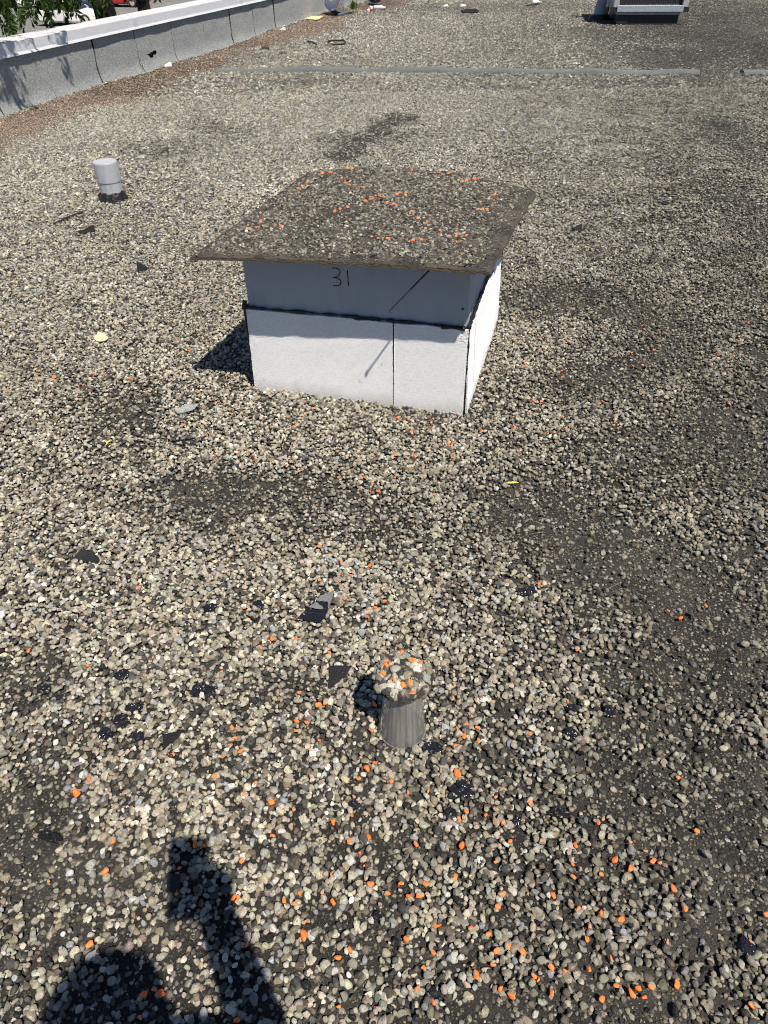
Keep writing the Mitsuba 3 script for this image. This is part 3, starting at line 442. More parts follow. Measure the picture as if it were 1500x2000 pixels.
# ------------------------------------------------------------------ low ridges across the roof
def ridge(name, pts, w, h, label):
    pts = np.array([(*p, 0.0) for p in pts]); L = np.r_[0, np.cumsum(np.linalg.norm(np.diff(pts, axis=0), axis=1))]
    t = np.linspace(0, L[-1], 120); c = np.stack([np.interp(t, L, pts[:, k]) for k in range(3)], 1)
    d = np.gradient(c, axis=0); d /= np.linalg.norm(d, axis=1, keepdims=True); side = np.stack([-d[:, 1], d[:, 0], 0 * t], 1)
    a = np.linspace(0, np.pi, 9); wob = 1 + 1.1 * (meshkit.fbm(np.stack([t * 2.5, 0 * t, 0 * t], -1), 3, 4) - .5)
    v = c[:, None] + side[:, None] * (w * np.cos(a))[None, :, None] + np.array([0, 0, 1.0]) * (wob[:, None] * h * np.sin(a)[None] ** .7 - .008)[..., None]
    n = len(t); q = np.array([[i * 9 + j, (i + 1) * 9 + j, (i + 1) * 9 + j + 1, i * 9 + j + 1] for i in range(n - 1) for j in range(8)])
    f = np.vstack([q[:, [0, 1, 2]], q[:, [0, 2, 3]], [[0, j, j + 1] for j in range(1, 8)], [[(n - 1) * 9, (n - 1) * 9 + j + 1, (n - 1) * 9 + j] for j in range(1, 8)]])
    return solo(name, trimesh.Trimesh(v.reshape(-1, 3), f, process=False), 'mat_ridge', label, 'roof ridge', 40)
ridge('roof_ridge', curbA, .085, .050, 'long low grey membrane ridge running across the gravel behind the curb box')
ridge('roof_ridge', [curbB[0], curbB[1], (9.2, 9.95)], .085, .050, 'short end of a low grey membrane ridge at the right edge of the photo')
# ------------------------------------------------------------------ the roof curb box with its number
def bx(lo, hi, bevel=0.0): return box(lo, hi, BM, bevel)
cb = thing('roof_curb', 'grey sheet metal roof curb box numbered 31 with white flashing around its foot', 'roof curb')
G = .014                                                       # metal stands back from the flashing
def metal_side(lo, hi): return bx(lo, hi)
part(cb, 'metal_wall', bx((G, G, .02), (BW - G, G + .012, .592)), 'mat_grey_metal', label='grey front wall with 31 written on it')
part(cb, 'metal_wall', bx((BW - G - .012, G + .0125, .02), (BW - G + .0005, BD - G, .590)), 'mat_grey_metal')
part(cb, 'metal_wall', bx((G, G + .0125, .02), (G + .012, BD - G, .590)), 'mat_grey_metal')
part(cb, 'metal_wall', bx((G + .0125, BD - G - .012, .02), (BW - G - .0125, BD - G - .0005, .588)), 'mat_grey_metal')
part(cb, 'corner_trim', bx((BW - G - .055, G - .0025, .30), (BW - G + .003, G - .0002, .589)), 'mat_grey_trim', label='lighter folded metal edge at the front right corner')
part(cb, 'screw_head', at(trimesh.creation.cylinder(.004, .004, sections=8, transform=trimesh.transformations.rotation_matrix(math.pi / 2, [1, 0, 0])), (BM @ [BW - .03, G - .004, .44, 1])[:3]), 'mat_tar')
def flash(axis, a, b, top0, top1, seed, lift=0.0, foot=.012):
    """A white flashing panel on one side of the box: slightly wavy, leaning in at the top."""
    nu, nv = 26, 18; U, Vv = np.meshgrid(np.linspace(0, 1, nu), np.linspace(0, 1, nv), indexing='ij'); r = np.random.default_rng(seed)
    s = a + (b - a) * U; top = top0 + (top1 - top0) * U + .006 * (meshkit.noise(np.stack([s * 12, 0 * s, 0 * s + seed], -1), seed) - .5); z = -.012 + (top + .012) * Vv
    wv = .006 * (meshkit.fbm(np.stack([s * 5, z * 5, 0 * s + seed], -1), 3, seed) - .5)
    o = -(lift + foot * (1 - Vv) ** 1.6 + wv)
    pos = {'f': lambda: np.stack([s, o, z], -1), 'r': lambda: np.stack([BW - o, s, z], -1), 'l': lambda: np.stack([o, s, z], -1), 'b': lambda: np.stack([s, BD - o, z], -1)}[axis]()
    nrm = {'f': [0, 1, 0], 'r': [-1, 0, 0], 'l': [1, 0, 0], 'b': [0, -1, 0]}[axis]
    v = np.vstack([pos.reshape(-1, 3), (pos + np.array(nrm) * .009).reshape(-1, 3)]); n = nu * nv
    q = np.array([[i * nv + j, (i + 1) * nv + j, (i + 1) * nv + j + 1, i * nv + j + 1] for i in range(nu - 1) for j in range(nv - 1)])
    if axis in 'lb': q = q[:, ::-1]
    if axis == 'b': q = q[:, ::-1][:, ::-1]
    side = np.array([[x, y, y + n, x + n] for x, y in _boundary(q)])
    F = np.vstack([q, (q + n)[:, ::-1], side[:, ::-1]])
    m = trimesh.Trimesh(v, np.vstack([F[:, [0, 1, 2]], F[:, [0, 2, 3]]]), process=False); m.apply_transform(BM); return m
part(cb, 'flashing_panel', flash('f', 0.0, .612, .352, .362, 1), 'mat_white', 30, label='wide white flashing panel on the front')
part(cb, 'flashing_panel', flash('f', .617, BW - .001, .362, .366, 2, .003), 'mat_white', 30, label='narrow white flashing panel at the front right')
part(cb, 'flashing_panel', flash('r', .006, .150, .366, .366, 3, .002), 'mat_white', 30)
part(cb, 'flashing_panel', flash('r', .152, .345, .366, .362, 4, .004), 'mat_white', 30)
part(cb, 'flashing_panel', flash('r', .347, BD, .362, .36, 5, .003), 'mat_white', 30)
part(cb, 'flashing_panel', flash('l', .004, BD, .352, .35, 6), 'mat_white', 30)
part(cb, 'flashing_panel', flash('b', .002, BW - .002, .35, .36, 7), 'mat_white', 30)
def bead(pts, r0, seed, flat=1.0, amp=.55, n=None):
    """A brushed line of tar: an uneven tube along the points (box coordinates)."""
    p = np.array(pts, float); L = np.r_[0, np.cumsum(np.linalg.norm(np.diff(p, axis=0), axis=1))]; n = n or max(12, int(L[-1] / .006)); t = np.linspace(0, L[-1], n)
    c = np.stack([np.interp(t, L, p[:, k]) for k in range(3)], 1)
    rr = r0 * (1 + 2 * amp * (meshkit.fbm(np.stack([t * 28, 0 * t + seed, 0 * t], -1), 3, seed) - .5)); c += .0016 * (np.stack([meshkit.noise(np.stack([t * 60, 0 * t + k + seed, 0 * t], -1), seed + k) for k in range(3)], 1) - .5)
    m = tube(c, rr, 8); m.apply_transform(BM); return m
part(cb, 'tar_seam', cat_([bead([(-.002, .004, .362), (.30, .005, .366), (.612, .006, .369)], .0055, 1, amp=1.0), bead([(-.004, .003, .352), (0, .012, .385)], .009, 2)]), 'mat_tar', True, label='black tar line between the grey metal and the white flashing')
part(cb, 'tar_seam', cat_([bead([(.612, .006, .369), (.75, .005, .370), (BW - .004, .003, .371)], .0045, 3, amp=1.1), bead([(.80, -.001, .367), (.89, -.002, .369)], .0065, 31, amp=1.1), bead([(.46, .002, .362), (.56, .003, .365)], .0055, 32, amp=1.2)]), 'mat_tar', True)
part(cb, 'tar_seam', bead([(.6145, -.002, -.01), (.6148, -.001, .18), (.6145, .001, .364)], .0032, 4, amp=.8), 'mat_tar', True, label='thin black tar line in the joint of the front panels')
part(cb, 'tar_seam', bead([(-.003, -.003, -.012), (-.001, -.001, .17), (0, 0, .36)], .0058, 5), 'mat_tar', True)
part(cb, 'tar_seam', bead([(BW + .002, -.008, -.012), (BW + .001, -.003, .17), (BW + .001, .001, .366)], .0042, 6, amp=.8), 'mat_tar', True)
part(cb, 'tar_seam', bead([(BW - .003, .0, .371), (BW - .004, .3, .372), (BW - .004, .62, .37), (BW - .004, BD, .366)], .0075, 7), 'mat_tar', True)
part(cb, 'tar_seam', bead([(BW + .0035, .151, .10), (BW + .0015, .151, .25), (BW, .151, .36)], .0016, 8, amp=.9), 'mat_tar', True)
part(cb, 'tar_seam', bead([(BW + .006, BD, -.01), (BW + .002, BD, .36)], .005, 9), 'mat_tar', True)
part(cb, 'tar_seam', bead([(.004, BD * .5, .355), (.004, .02, .357)], .007, 10), 'mat_tar', True)
def stroke(pts, w, z0=.0):
    """A marker stroke on the front wall, given in box coordinates (along, height)."""
    p = np.array(pts, float); L = np.r_[0, np.cumsum(np.linalg.norm(np.diff(p, axis=0), axis=1))]
    from scipy.interpolate import make_interp_spline
    c = make_interp_spline(L, p, k=min(3, len(p) - 1))(np.linspace(0, L[-1], 40)) if len(p) > 2 else np.linspace(p[0], p[1], 12)
    from shapely.geometry import LineString
    m = trimesh.creation.extrude_polygon(LineString(c).buffer(w / 2, resolution=4), .0008, engine='earcut')
    R = np.eye(4); R[:3, :3] = np.array([[1, 0, 0], [0, 0, -1], [0, 1, 0]]); R[:3, 3] = [0, G + .0002, 0]; m.apply_transform(R); m.apply_transform(BM); return m
part(cb, 'numeral_three', cat_([stroke([(.3764, .5465), (.3943, .5481), (.4056, .5395), (.4028, .5259), (.3903, .5151), (.3781, .5111)], .0042), stroke([(.3781, .5111), (.3969, .509), (.4072, .4992), (.4026, .4871), (.3903, .481), (.3773, .4818)], .0042)]), 'mat_marker', label='handwritten black numeral 3')
part(cb, 'numeral_one', stroke([(.4351, .5421), (.4357, .5134), (.4364, .4873)], .0044), 'mat_marker', label='handwritten black numeral 1')

# ------------------------------------------------------------------ the gravelled roof sheet lying on the box
lid = thing('roof_sheet', 'square gravel covered roof board lying on the grey curb box like a lid', 'roof sheet')
LC = np.array([(-.689, 2.586, .614), (.365, 2.315, .646), (.674, 3.194, .645), (-.332, 3.610, .632)])
def lid_pt(s, t, h=0.0):
    s, t = np.asarray(s, float), np.asarray(t, float)
    p = ((1 - s) * (1 - t))[..., None] * LC[0] + (s * (1 - t))[..., None] * LC[1] + (s * t)[..., None] * LC[2] + ((1 - s) * t)[..., None] * LC[3]
    p[..., 2] += (.010 + .040 * t) * (1 - (2 * s - 1) ** 2) + h
    return p
NL = 90; U, Vv = np.meshgrid(np.linspace(0, 1, NL), np.linspace(0, 1, NL), indexing='ij')
fr = lambda k, a, sd: k * (meshkit.fbm(np.stack([a * 22, 0 * a + sd, 0 * a], -1), 4, sd) - .5)
Us = U + (1 - U) ** 8 * fr(.012, Vv, 1) + U ** 8 * fr(.014, Vv, 2); Vs = Vv + (1 - Vv) ** 8 * fr(.008, U, 3) + Vv ** 8 * fr(.022, U, 4)
hn = .0065 * (meshkit.fbm(np.stack([U * 38, Vv * 38, 0 * U], -1), 4, 6) - .5) - .006 * np.clip(1 - np.minimum.reduce([U, 1 - U, Vv, 1 - Vv]) / .02, 0, 1)
top, bot = lid_pt(Us, Vs, hn), lid_pt(Us, Vs, -.0175 + 0 * U)
v = np.vstack([top.reshape(-1, 3), bot.reshape(-1, 3)]); n = NL * NL
q = np.array([[i * NL + j, (i + 1) * NL + j, (i + 1) * NL + j + 1, i * NL + j + 1] for i in range(NL - 1) for j in range(NL - 1)])
part(lid, 'top_layer', trimesh.Trimesh(v[:n], np.vstack([q[:, [0, 1, 2]], q[:, [0, 2, 3]]]), process=False), 'mat_lid_dirt', True, label='dark tar and dirt that holds the stones')
side = np.array([[b, a, a + n, b + n] for a, b in _boundary(q)]); qb = (q + n)[:, ::-1]
part(lid, 'felt_layer', trimesh.Trimesh(v, np.vstack([side[:, [0, 1, 2]], side[:, [0, 2, 3]], qb[:, [0, 1, 2]], qb[:, [0, 2, 3]]]), process=False), 'mat_felt_edge', 30, label='frayed brown felt edge and underside')
lr = np.random.default_rng(9)
k = 16500; s, t = lr.random(k), lr.random(k); edge = np.minimum.reduce([s, 1 - s, t, 1 - t])
dens = np.clip((edge - .012) / .05, 0.03, 1) * np.clip(1.25 * meshkit.fbm(np.stack([s * 7, t * 7, 0 * s], -1), 3, 33) + .12, .12, 1) * (1 - .55 * np.clip((s - .72) / .25, 0, 1) - .25 * np.clip((t - .8) / .2, 0, 1))
ok = lr.random(k) < dens; s, t = s[ok], t[ok]; k = len(s)
v, f, c = pebbles(lid_pt(s, t, -.001 + lr.uniform(-.002, .003, k)), np.clip(.0116 * lr.lognormal(0, .30, k), .005, .020), 1, stone_colours(k, lr) * lr.uniform(.42, .92, (k, 1)), lr)
part(lid, 'gravel', (v, f), 'mat_stone', False, kind='stuff', label='tan and grey stones stuck in the tar of the sheet', color=c)
k = 9000; s, t = lr.uniform(.012, .988, k), lr.uniform(.012, .988, k)
v, f, c = pebbles(lid_pt(s, t, 0 * s), np.clip(.0055 * lr.lognormal(0, .4, k), .0025, .010), 0, stone_colours(k, lr) * lr.uniform(.1, .6, (k, 1)), lr)
part(lid, 'grit', (v, f), 'mat_stone', True, kind='stuff', label='dark grit and chips between the stones', color=c)
OP = [mikit.ply(trimesh.Trimesh(ico(1, 100 + i, .3)[0], ico(1, 100 + i, .3)[1], process=False), 'mat_orange', True) for i in range(8)]
def orange_at(p, size, r):
    M = T().translate([float(a) for a in p]).rotate([0, 0, 1], float(r.uniform(0, 360))).rotate([1, 0, 0], float(r.normal(0, 18))).scale([float(size / 2 * 1.12), float(size / 2 * r.uniform(.7, .95)), float(size / 2 * r.uniform(.5, .75))])
    return {**OP[int(r.integers(0, 8))], 'to_world': M}
LE = np.linalg.inv(np.array([LC[1][:2] - LC[0][:2], LC[3][:2] - LC[0][:2]]).T)
from scipy.optimize import fsolve
for (x, y) in LID_ORANGE:
    st = fsolve(lambda q: lid_pt(q[0], q[1])[:2] - np.array([x, y]), [.5, .5]); st = np.clip(st, .03, .97)
    h = lid_pt(st[0], st[1]); h = h + [0, 0, .0025]
    add(f'{lid}__orange_pebble', orange_at(h, lr.uniform(.012, .020), lr), None)
    if lr.random() < .55: add(f'{lid}__orange_pebble', orange_at(lid_pt(*np.clip(st + lr.normal(0, .011, 2), .03, .97)) + [0, 0, .002], lr.uniform(.006, .011), lr), None)
a, b = np.array([.184, 2.441, .612]), np.array([.031, 2.401, .470])
sc = [tube(np.linspace(a, b, 6), .0030, 8)]; d = (b - a) / np.linalg.norm(b - a)
sc += [tube([b - d * .001, b + d * .002, b + d * .004], [.0066, .0072, .004], 12)]
part(lid, 'long_screw', cat_(sc), 'mat_screw', 40, label='long thin fixing screw poking down out of the sheet')
part(lid, 'tar_drip', at(trimesh.Trimesh(*ico(1, 55, .35), process=False), lid_pt(.93, .03, .001), .4, (.022, .012, .006)), 'mat_tar_glossy', True)
part(lid, 'tar_drip', at(trimesh.Trimesh(*ico(1, 56, .35), process=False), lid_pt(.62, .045, .000), .9, (.018, .008, .005)), 'mat_tar_glossy', True)

# ------------------------------------------------------------------ upturned clear cup with a roof core on it
cup = thing('plastic_cup', 'clear ribbed plastic cup standing upside down on the gravel', 'cup')
na, nz = 96, 14; A = np.arange(na) * 2 * np.pi / na
prof = np.array([(.0575, -.006), (.0575, .004), (.0555, .020), (.0530, .045), (.0495, .085), (.0462, .125), (.0430, .165), (.0420, .186)])
zz = np.linspace(-.006, .186, nz); rr = np.interp(zz, prof[:, 1], prof[:, 0])
rad = rr[:, None] * (1 + .008 * np.abs(np.sin(A * 14))[None] * np.clip((zz[:, None]) / .03, 0, 1) + .012 * np.sin(A * 3 + 1)[None])
v = np.stack([rad * np.cos(A), rad * np.sin(A), np.broadcast_to(zz[:, None], rad.shape)], -1).reshape(-1, 3) + CUP
q = np.array([[i * na + j, i * na + (j + 1) % na, (i + 1) * na + (j + 1) % na, (i + 1) * na + j] for i in range(nz - 1) for j in range(na)])
part(cup, 'side_wall', trimesh.Trimesh(v, np.vstack([q[:, [0, 1, 2]], q[:, [0, 2, 3]]]), process=False), 'mat_cup', True, label='smoky clear ribbed side with fine vertical streaks')
part(cup, 'rim', tube(CUP + np.stack([.0578 * np.cos(np.r_[A, A[:1]]), .0578 * np.sin(np.r_[A, A[:1]]), 0 * np.r_[A, A[:1]] + .003], 1), .0016, 6, False), 'mat_cup', True)
part(cup, 'base', at(trimesh.creation.cylinder(.0418, .0015, sections=48), CUP + [0, 0, .1855]), 'mat_cup')
core = thing('roof_core', 'round lump of tarred gravel cut from the roof, resting on the upturned clear cup', 'roof core')
cm = trimesh.creation.icosphere(subdivisions=5); p = cm.vertices.copy(); nn = meshkit.fbm(p * 3 + 4, 4, 8) - .5
p *= (1 + .30 * nn)[:, None]; p *= [.067, .067, .0275]; p[:, 2] = np.where(p[:, 2] < 0, p[:, 2] * 1.0, p[:, 2]); cm.vertices = p + CUP + [0, 0, .208]
part(core, 'tar_body', cm, 'mat_lid_dirt', True, label='dark brown tar body of the core')
k = 190; g = lr.normal(size=(900, 3)); g /= np.linalg.norm(g, axis=1, keepdims=True); g = g[(g[:, 2] > .12) & ((g[:, 2] > .45) | (lr.random(900) < .6))][:k]
surf = g * (1 + .30 * (meshkit.fbm(g * 3 + 4, 4, 8) - .5))[:, None] * [.064, .064, .026]; up = g / [.064, .064, .026]; up /= np.linalg.norm(up, axis=1, keepdims=True)
v, f, c = pebbles(surf + CUP + [0, 0, .209], np.clip(.0165 * lr.lognormal(0, .25, len(g)), .009, .026), 2, stone_colours(len(g), lr), lr, up=up)
part(core, 'gravel', (v, f), 'mat_stone', False, kind='stuff', label='tan and grey stones stuck all over the core', color=c)
for (dx, dy, sz) in ((-.018, -.030, .015), (.022, -.036, .017), (.014, -.036, .012), (-.044, -.008, .017), (-.036, .012, .014), (-.036, .028, .012), (.0, .055, .013), (.018, .030, .014), (.026, .026, .012), (.0, -.040, .012), (.020, -.054, .013), (.042, .022, .011), (-.010, .033, .012)):
    h = math.sqrt(max(0, 1 - (dx * dx + dy * dy) / .064 ** 2)) * .026
    add(f'{core}__orange_pebble', orange_at(CUP + [dx, dy, .214 + h], sz, lr), None)

# ------------------------------------------------------------------ vent pipe
vp = thing('vent_pipe', 'short grey capped vent pipe standing in the gravel with black tar round its foot', 'vent pipe')
part(vp, 'pipe', lathe([(.078, -.01), (.078, .14)], 48, frame(PIPE, (1, 0))), 'mat_pvc', True)
part(vp, 'cap', lathe([(.0785, .126), (.0825, .128), (.0830, .132), (.0830, .246), (.0815, .254), (.0780, .2575), (.060, .2575), (.055, .2545), (.0, .2535)], 48, frame(PIPE, (1, 0))), 'mat_pvc', 35, label='wider grey cap on the upper half of the pipe')
a = np.linspace(0, 2 * np.pi, 90, endpoint=False); topz = .056 + .034 * (meshkit.fbm(np.stack([np.cos(a) * 3, np.sin(a) * 3, 0 * a], -1), 3, 2) - .4); ro = .092 + .024 * (meshkit.fbm(np.stack([np.cos(a) * 4, np.sin(a) * 4, 0 * a + 4], -1), 3, 5) - .3)
rings = [np.stack([r_ * np.cos(a), r_ * np.sin(a), z_], 1) for r_, z_ in ((.0782 + 0 * a, topz), (.0815 + 0 * a, topz - .003), (.5 * (ro + .083), topz * .55), (ro, topz * .28 + .002), (ro + .008, -.006 + 0 * a))]
v = np.vstack(rings) + PIPE; q = np.array([[(i + 1) * 90 + j, (i + 1) * 90 + (j + 1) % 90, i * 90 + (j + 1) % 90, i * 90 + j] for i in range(4) for j in range(90)])
part(vp, 'tar_collar', trimesh.Trimesh(v, np.vstack([q[:, [0, 1, 2]], q[:, [0, 2, 3]]]), process=False), 'mat_tar', 60, label='ragged black tar collar at the foot')
# ------------------------------------------------------------------ air conditioner on its base, pipes beside it
def ax(lo, hi, bevel=0.0): return box(lo, hi, ACM, bevel)
ac = thing('air_conditioner', 'grey rooftop air conditioner on a black membrane base at the back of the roof', 'air conditioner')
part(ac, 'base', ax((0, 0, -.01), (1.055, 1.3, .145)), 'mat_black_sheet', label='black membrane covered base')
part(ac, 'patch', ax((.0, -.012, .0), (.19, -.002, .135)), 'mat_black_sheet')
part(ac, 'frame', ax((-.01, -.03, .1455), (1.065, 1.32, .19)), 'mat_ac_grey', label='grey steel frame under the unit')
part(ac, 'rail', cat_([ax((-.03, -.075, .1905), (1.10, -.045, .285), .004), ax((-.03, -.0445, .27), (1.10, .02, .285))]), 'mat_ac_rail', label='pale blue grey rail along the front')
for x0, x1 in ((-.10, -.005), (1.075, 1.17)):
    part(ac, 'post', ax((x0, -.06, .255), (x1, .05, 1.08), .006), 'mat_ac_grey')
    part(ac, 'foot', ax((x0 - .03, -.05, .185), (x1 + (-.03 if x0 < 0 else .03), .06, .2545)), 'mat_ac_dark')
part(ac, 'coil', ax((-.0045, .03, .2855), (1.0745, .10, 1.02)), 'mat_ac_dark', label='dark recessed coil face')
for i in range(26): part(ac, 'fin', ax((.02 + i * .041, .018, .30), (.024 + i * .041, .0298, 1.0)), 'mat_ac_dark')
part(ac, 'cabinet', ax((-.09, .1005, .2), (1.16, 1.25, 1.03), .01), 'mat_ac_grey', label='grey sheet metal cabinet')
part(ac, 'top_panel', ax((-.12, -.08, 1.081), (1.19, 1.28, 1.12), .008), 'mat_ac_grey')
fl = thing('flue_pipe', 'pale blue grey tapered flue pipe on a black tar base left of the air conditioner', 'flue pipe')
FP = np.array([4.235, 16.25, 0]); part(fl, 'pipe', lathe([(.125, .05), (.085, .30), (.066, .34), (.066, 1.25)], 32, frame(FP, (1, 0))), 'mat_ac_rail', True)
part(fl, 'tar_base', lathe([(.21, -.01), (.19, .045), (.13, .08), (.1, .09)], 24, frame(FP, (1, 0))), 'mat_tar', True)
solo('gas_pipe', tube([(4.55, 16.95, -.02), (4.56, 16.9, .25), (4.60, 16.7, .42), (4.62, 16.5, .75), (4.62, 16.4, 1.2)], .028, 10), 'mat_yellow_pipe', 'dull yellow bent gas pipe beside the air conditioner', 'pipe', True)
solo('cable_pipe', tube([(4.44, 15.9, -.02), (4.44, 15.9, .5), (4.45, 15.92, 1.0)], .022, 10), 'mat_ac_dark', 'thin black upright pipe close to the left side of the air conditioner', 'pipe', True)

# ------------------------------------------------------------------ offcuts, litter and tar on the gravel
def flake(pts, z, th, tilt=(0, 0), curl=0.0, seed=0):
    """A flat offcut: outline in roof coordinates, a little thick, tilted or curled."""
    p = Polygon(pts); p = p if p.exterior.is_ccw else Polygon(pts[::-1]); L0 = math.sqrt(p.area); e = np.array(p.segmentize(L0 * .09).exterior.coords)[:-1]; e = e + L0 * .05 * (np.random.default_rng(seed + 50).random(e.shape) - .5); p = Polygon(e).buffer(0); p = p if p.geom_type == 'Polygon' else max(p.geoms, key=lambda g: g.area)
    p = Polygon(p.exterior) if p.exterior.is_ccw else Polygon(list(p.exterior.coords)[::-1]); c = np.array(p.centroid.coords[0])
    m = trimesh.creation.extrude_polygon(p, th, engine='earcut')
    m = m.subdivide()
    v = m.vertices.copy(); d = v[:, :2] - c; L = math.sqrt(p.area)
    v[:, 2] += z + d @ np.array(tilt) + curl * (d ** 2).sum(1) / L + .0025 * (meshkit.noise(np.column_stack([v[:, :2] * 45, 0 * v[:, 0]]), seed) - .5)
    m.vertices = v; return m
OFF = [(sh3, .012, (.05, .35), .1, 'mat_black_sheet', 'black triangular membrane offcut lying on pale gravel at the left'),
       (sh4, .012, (-.1, -.15), 0, 'mat_black_sheet', 'black pointed membrane offcut left of the plastic cup'),
       (sh6, .010, (0, .08), 0, 'mat_black_sheet', 'black glossy membrane scrap just behind the shadow of the cup'),
       (sh7, .014, (.02, .3), .1, 'mat_membrane', 'thin grey granule faced offcut in front of the left end of the curb box'),
       (sh8, .014, (0, .25), 0, 'mat_black_sheet', 'small dark blue black offcut on the gravel right of the roof sheet'),
       (sh9, .012, (0, .1), 0, 'mat_black_sheet', 'small black offcut farther back on the right side of the gravel'),
       (sh10, .010, (0, 0), 0, 'mat_black_sheet', 'black square scrap lying inside the shadow of the phone'),
       (sh2, .018, (-.15, .12), 0, 'mat_black_sheet', 'small dark triangular offcut on the gravel left of the roof sheet')]
for i, (pts, z, tl, cu, mt, lb) in enumerate(OFF): solo('membrane_offcut', flake(pts, z, .003, tl, cu, i), mt, lb, 'offcut')
m1 = cat_([flake([(-1.945, 4.69), (-1.86, 4.70), (-1.845, 4.735), (-1.93, 4.73)], .010, .003, (0, .1), 0, 3), trimesh.convex.convex_hull(np.array([(-1.93, 4.725, .012), (-1.846, 4.73, .012), (-1.85, 4.74, .045), (-1.93, 4.729, .013), (-1.846, 4.734, .012), (-1.85, 4.744, .045)]))])
solo('membrane_offcut', m1, 'mat_black_sheet', 'small folded black offcut with an upright point in front of the vent pipe', 'offcut')
fm = thing('film_scrap', 'wet looking scrap of black plastic film behind the cup', 'plastic scrap')
part(fm, 'black_film', flake(sh5, .010, .002, (.05, .2), .25, 12), 'mat_tar_glossy', True)
part(fm, 'clear_film', flake([(-.222, 1.395), (-.19, 1.44), (-.15, 1.445), (-.163, 1.402), (-.19, 1.392)], .020, .001, (.05, .2), .3, 13), 'mat_grey_film', True, label='shiny pale crumpled corner of the film')
solo('dry_leaf', flake(leaf, .014, .0015, (.05, .25), .35, 20), 'mat_paper', 'pale yellow dry leaf lying on the gravel left of the curb box', 'leaf', True)
solo('stick', tube([(stick[0][0], stick[0][1], .012), (-2.11, 4.99, .018), (stick[1][0], stick[1][1], .014)], .0055, 7), 'mat_twig', 'thin black stick on the gravel in front of the vent pipe', 'stick', True)
for pts, lb in ((twig, 'short yellow green leaf blade lying on the gravel at the left'), (twig2, 'short yellow green leaf blade lying on the gravel right of the middle')):
    solo('leaf_blade', at(tube([(*pts[0], .012), (*pts[1], .017), (*pts[2], .013)], [.001, .0048, .001], 6), (0, 0, 0)), 'mat_yellow_leaf', lb, 'leaf', True)
BIG = {0: 'long blue black glossy tar lump on the gravel right of the middle', 1: 'largest glossy black tar lump, in front of and right of the cup', 9: 'flat black tar lump at the right foot of the plastic cup', 10: 'glossy black tar lump near the right edge of the photo', 2: 'small glossy tar lump just in front of the largest one'}
for i, (x, y, w, asp) in enumerate(TARLUMPS):
    tw = 'left of the plastic cup' if x < -.15 and y < 1.5 else 'in front of the plastic cup' if y < .9 else 'right of the plastic cup' if y < 1.5 else 'near the curb box'
    r = np.random.default_rng(300 + i); m = trimesh.creation.icosphere(subdivisions=3); p = m.vertices
    p = p * (1 + 1.15 * (meshkit.fbm(p * 1.9 + i * 3.1, 4, 60 + i) - .5) + .35 * (meshkit.noise(p * 6 + i, 60 + i) - .5))[:, None]
    m = trimesh.Trimesh(p * [w * .46, w * .46 * min(1.5, max(.4, asp)), w * .20 + .003], m.faces, process=False)
    solo('tar_lump', at(m, (x, y, .004), r.uniform(-.4, .4)), 'mat_tar_glossy' if i % 3 != 2 else 'mat_tar', BIG.get(i, 'small black lump of tar in the gravel ' + tw), 'tar lump', 30, None if i in BIG else 'small black tar lumps ' + tw)
for (x, y, k) in ORANGE:
    wh = ('behind and right of the curb box' if y > 2.45 and x > .35 else 'left of the curb box' if y > 2.2 else 'between the curb box and the cup' if y > 1.3 else 'left of the plastic cup' if x < -.12 and y > .82
          else 'right of the plastic cup' if x > .2 and y > .82 else 'close around the plastic cup' if y > .82 else 'at lower left by the person shadow' if x < -.2 else 'at lower middle in front of the cup' if x < .3 else 'in the lower right corner of the photo')
    key = thing('orange_pebble', 'orange spray painted pebble on the gravel ' + wh, 'pebble', 'orange pebbles ' + wh)
    scene[key] = orange_at((x, y, .0075), k * .0142 * lr.uniform(.7, 1.15), lr)

cd = thing('cardboard_scrap', 'flat tan piece of cardboard lying at the foot of the parapet wall', 'cardboard')
scene[cd] = mikit.ply(flake([(p[0] * 1, p[1]) for p in [(-1.36, 16.28), (-1.22, 16.62), (-1.0, 16.66), (-1.10, 16.16)]], .075, .006, (-.05, .03), .05, 4), 'mat_cardboard', False)
dk = thing('metal_duct', 'short open piece of shiny round metal duct leaning at the foot of the parapet wall', 'duct')
DM = frame((-.80, 16.98, .26), (math.cos(-.35), math.sin(-.35))) @ trimesh.transformations.rotation_matrix(math.radians(68), [1, 0, 0])
part(dk, 'shell', lathe([(.155, -.12), (.155, .12), (.152, .12), (.152, -.12), (.155, -.12)], 40, DM), 'mat_galvanised', 40)
part(dk, 'bead', lathe([(.156, .10), (.160, .105), (.156, .11)], 40, DM), 'mat_galvanised', 40)
part(dk, 'bottom', lathe([(.151, -.115), (.0, -.115)], 40, DM), 'mat_steel', 40)
cl = thing('duct_coil', 'dark ribbed coil of flexible duct at the far end of the parapet wall', 'duct')
CM = frame((-.02, 19.2, .21), (.3, 1)) @ trimesh.transformations.rotation_matrix(math.pi / 2, [0, 1, 0])
part(cl, 'hose', lathe([(.115 + .012 * (i % 2), -.16 + i * .016) for i in range(21)], 28, CM), 'mat_blue_strip', True)
part(cl, 'end_ring', lathe([(.13, .15), (.135, .16), (.125, .17), (.10, .168)], 28, CM), 'mat_rubber', True)
solo('metal_strip', tube([(-.72, 16.9, .08), (-.62, 17.15, .09), (-.50, 17.5, .08)], .022, 6), 'mat_blue_strip', 'dark blue metal strip lying near the parapet wall beyond the duct', 'metal strip')
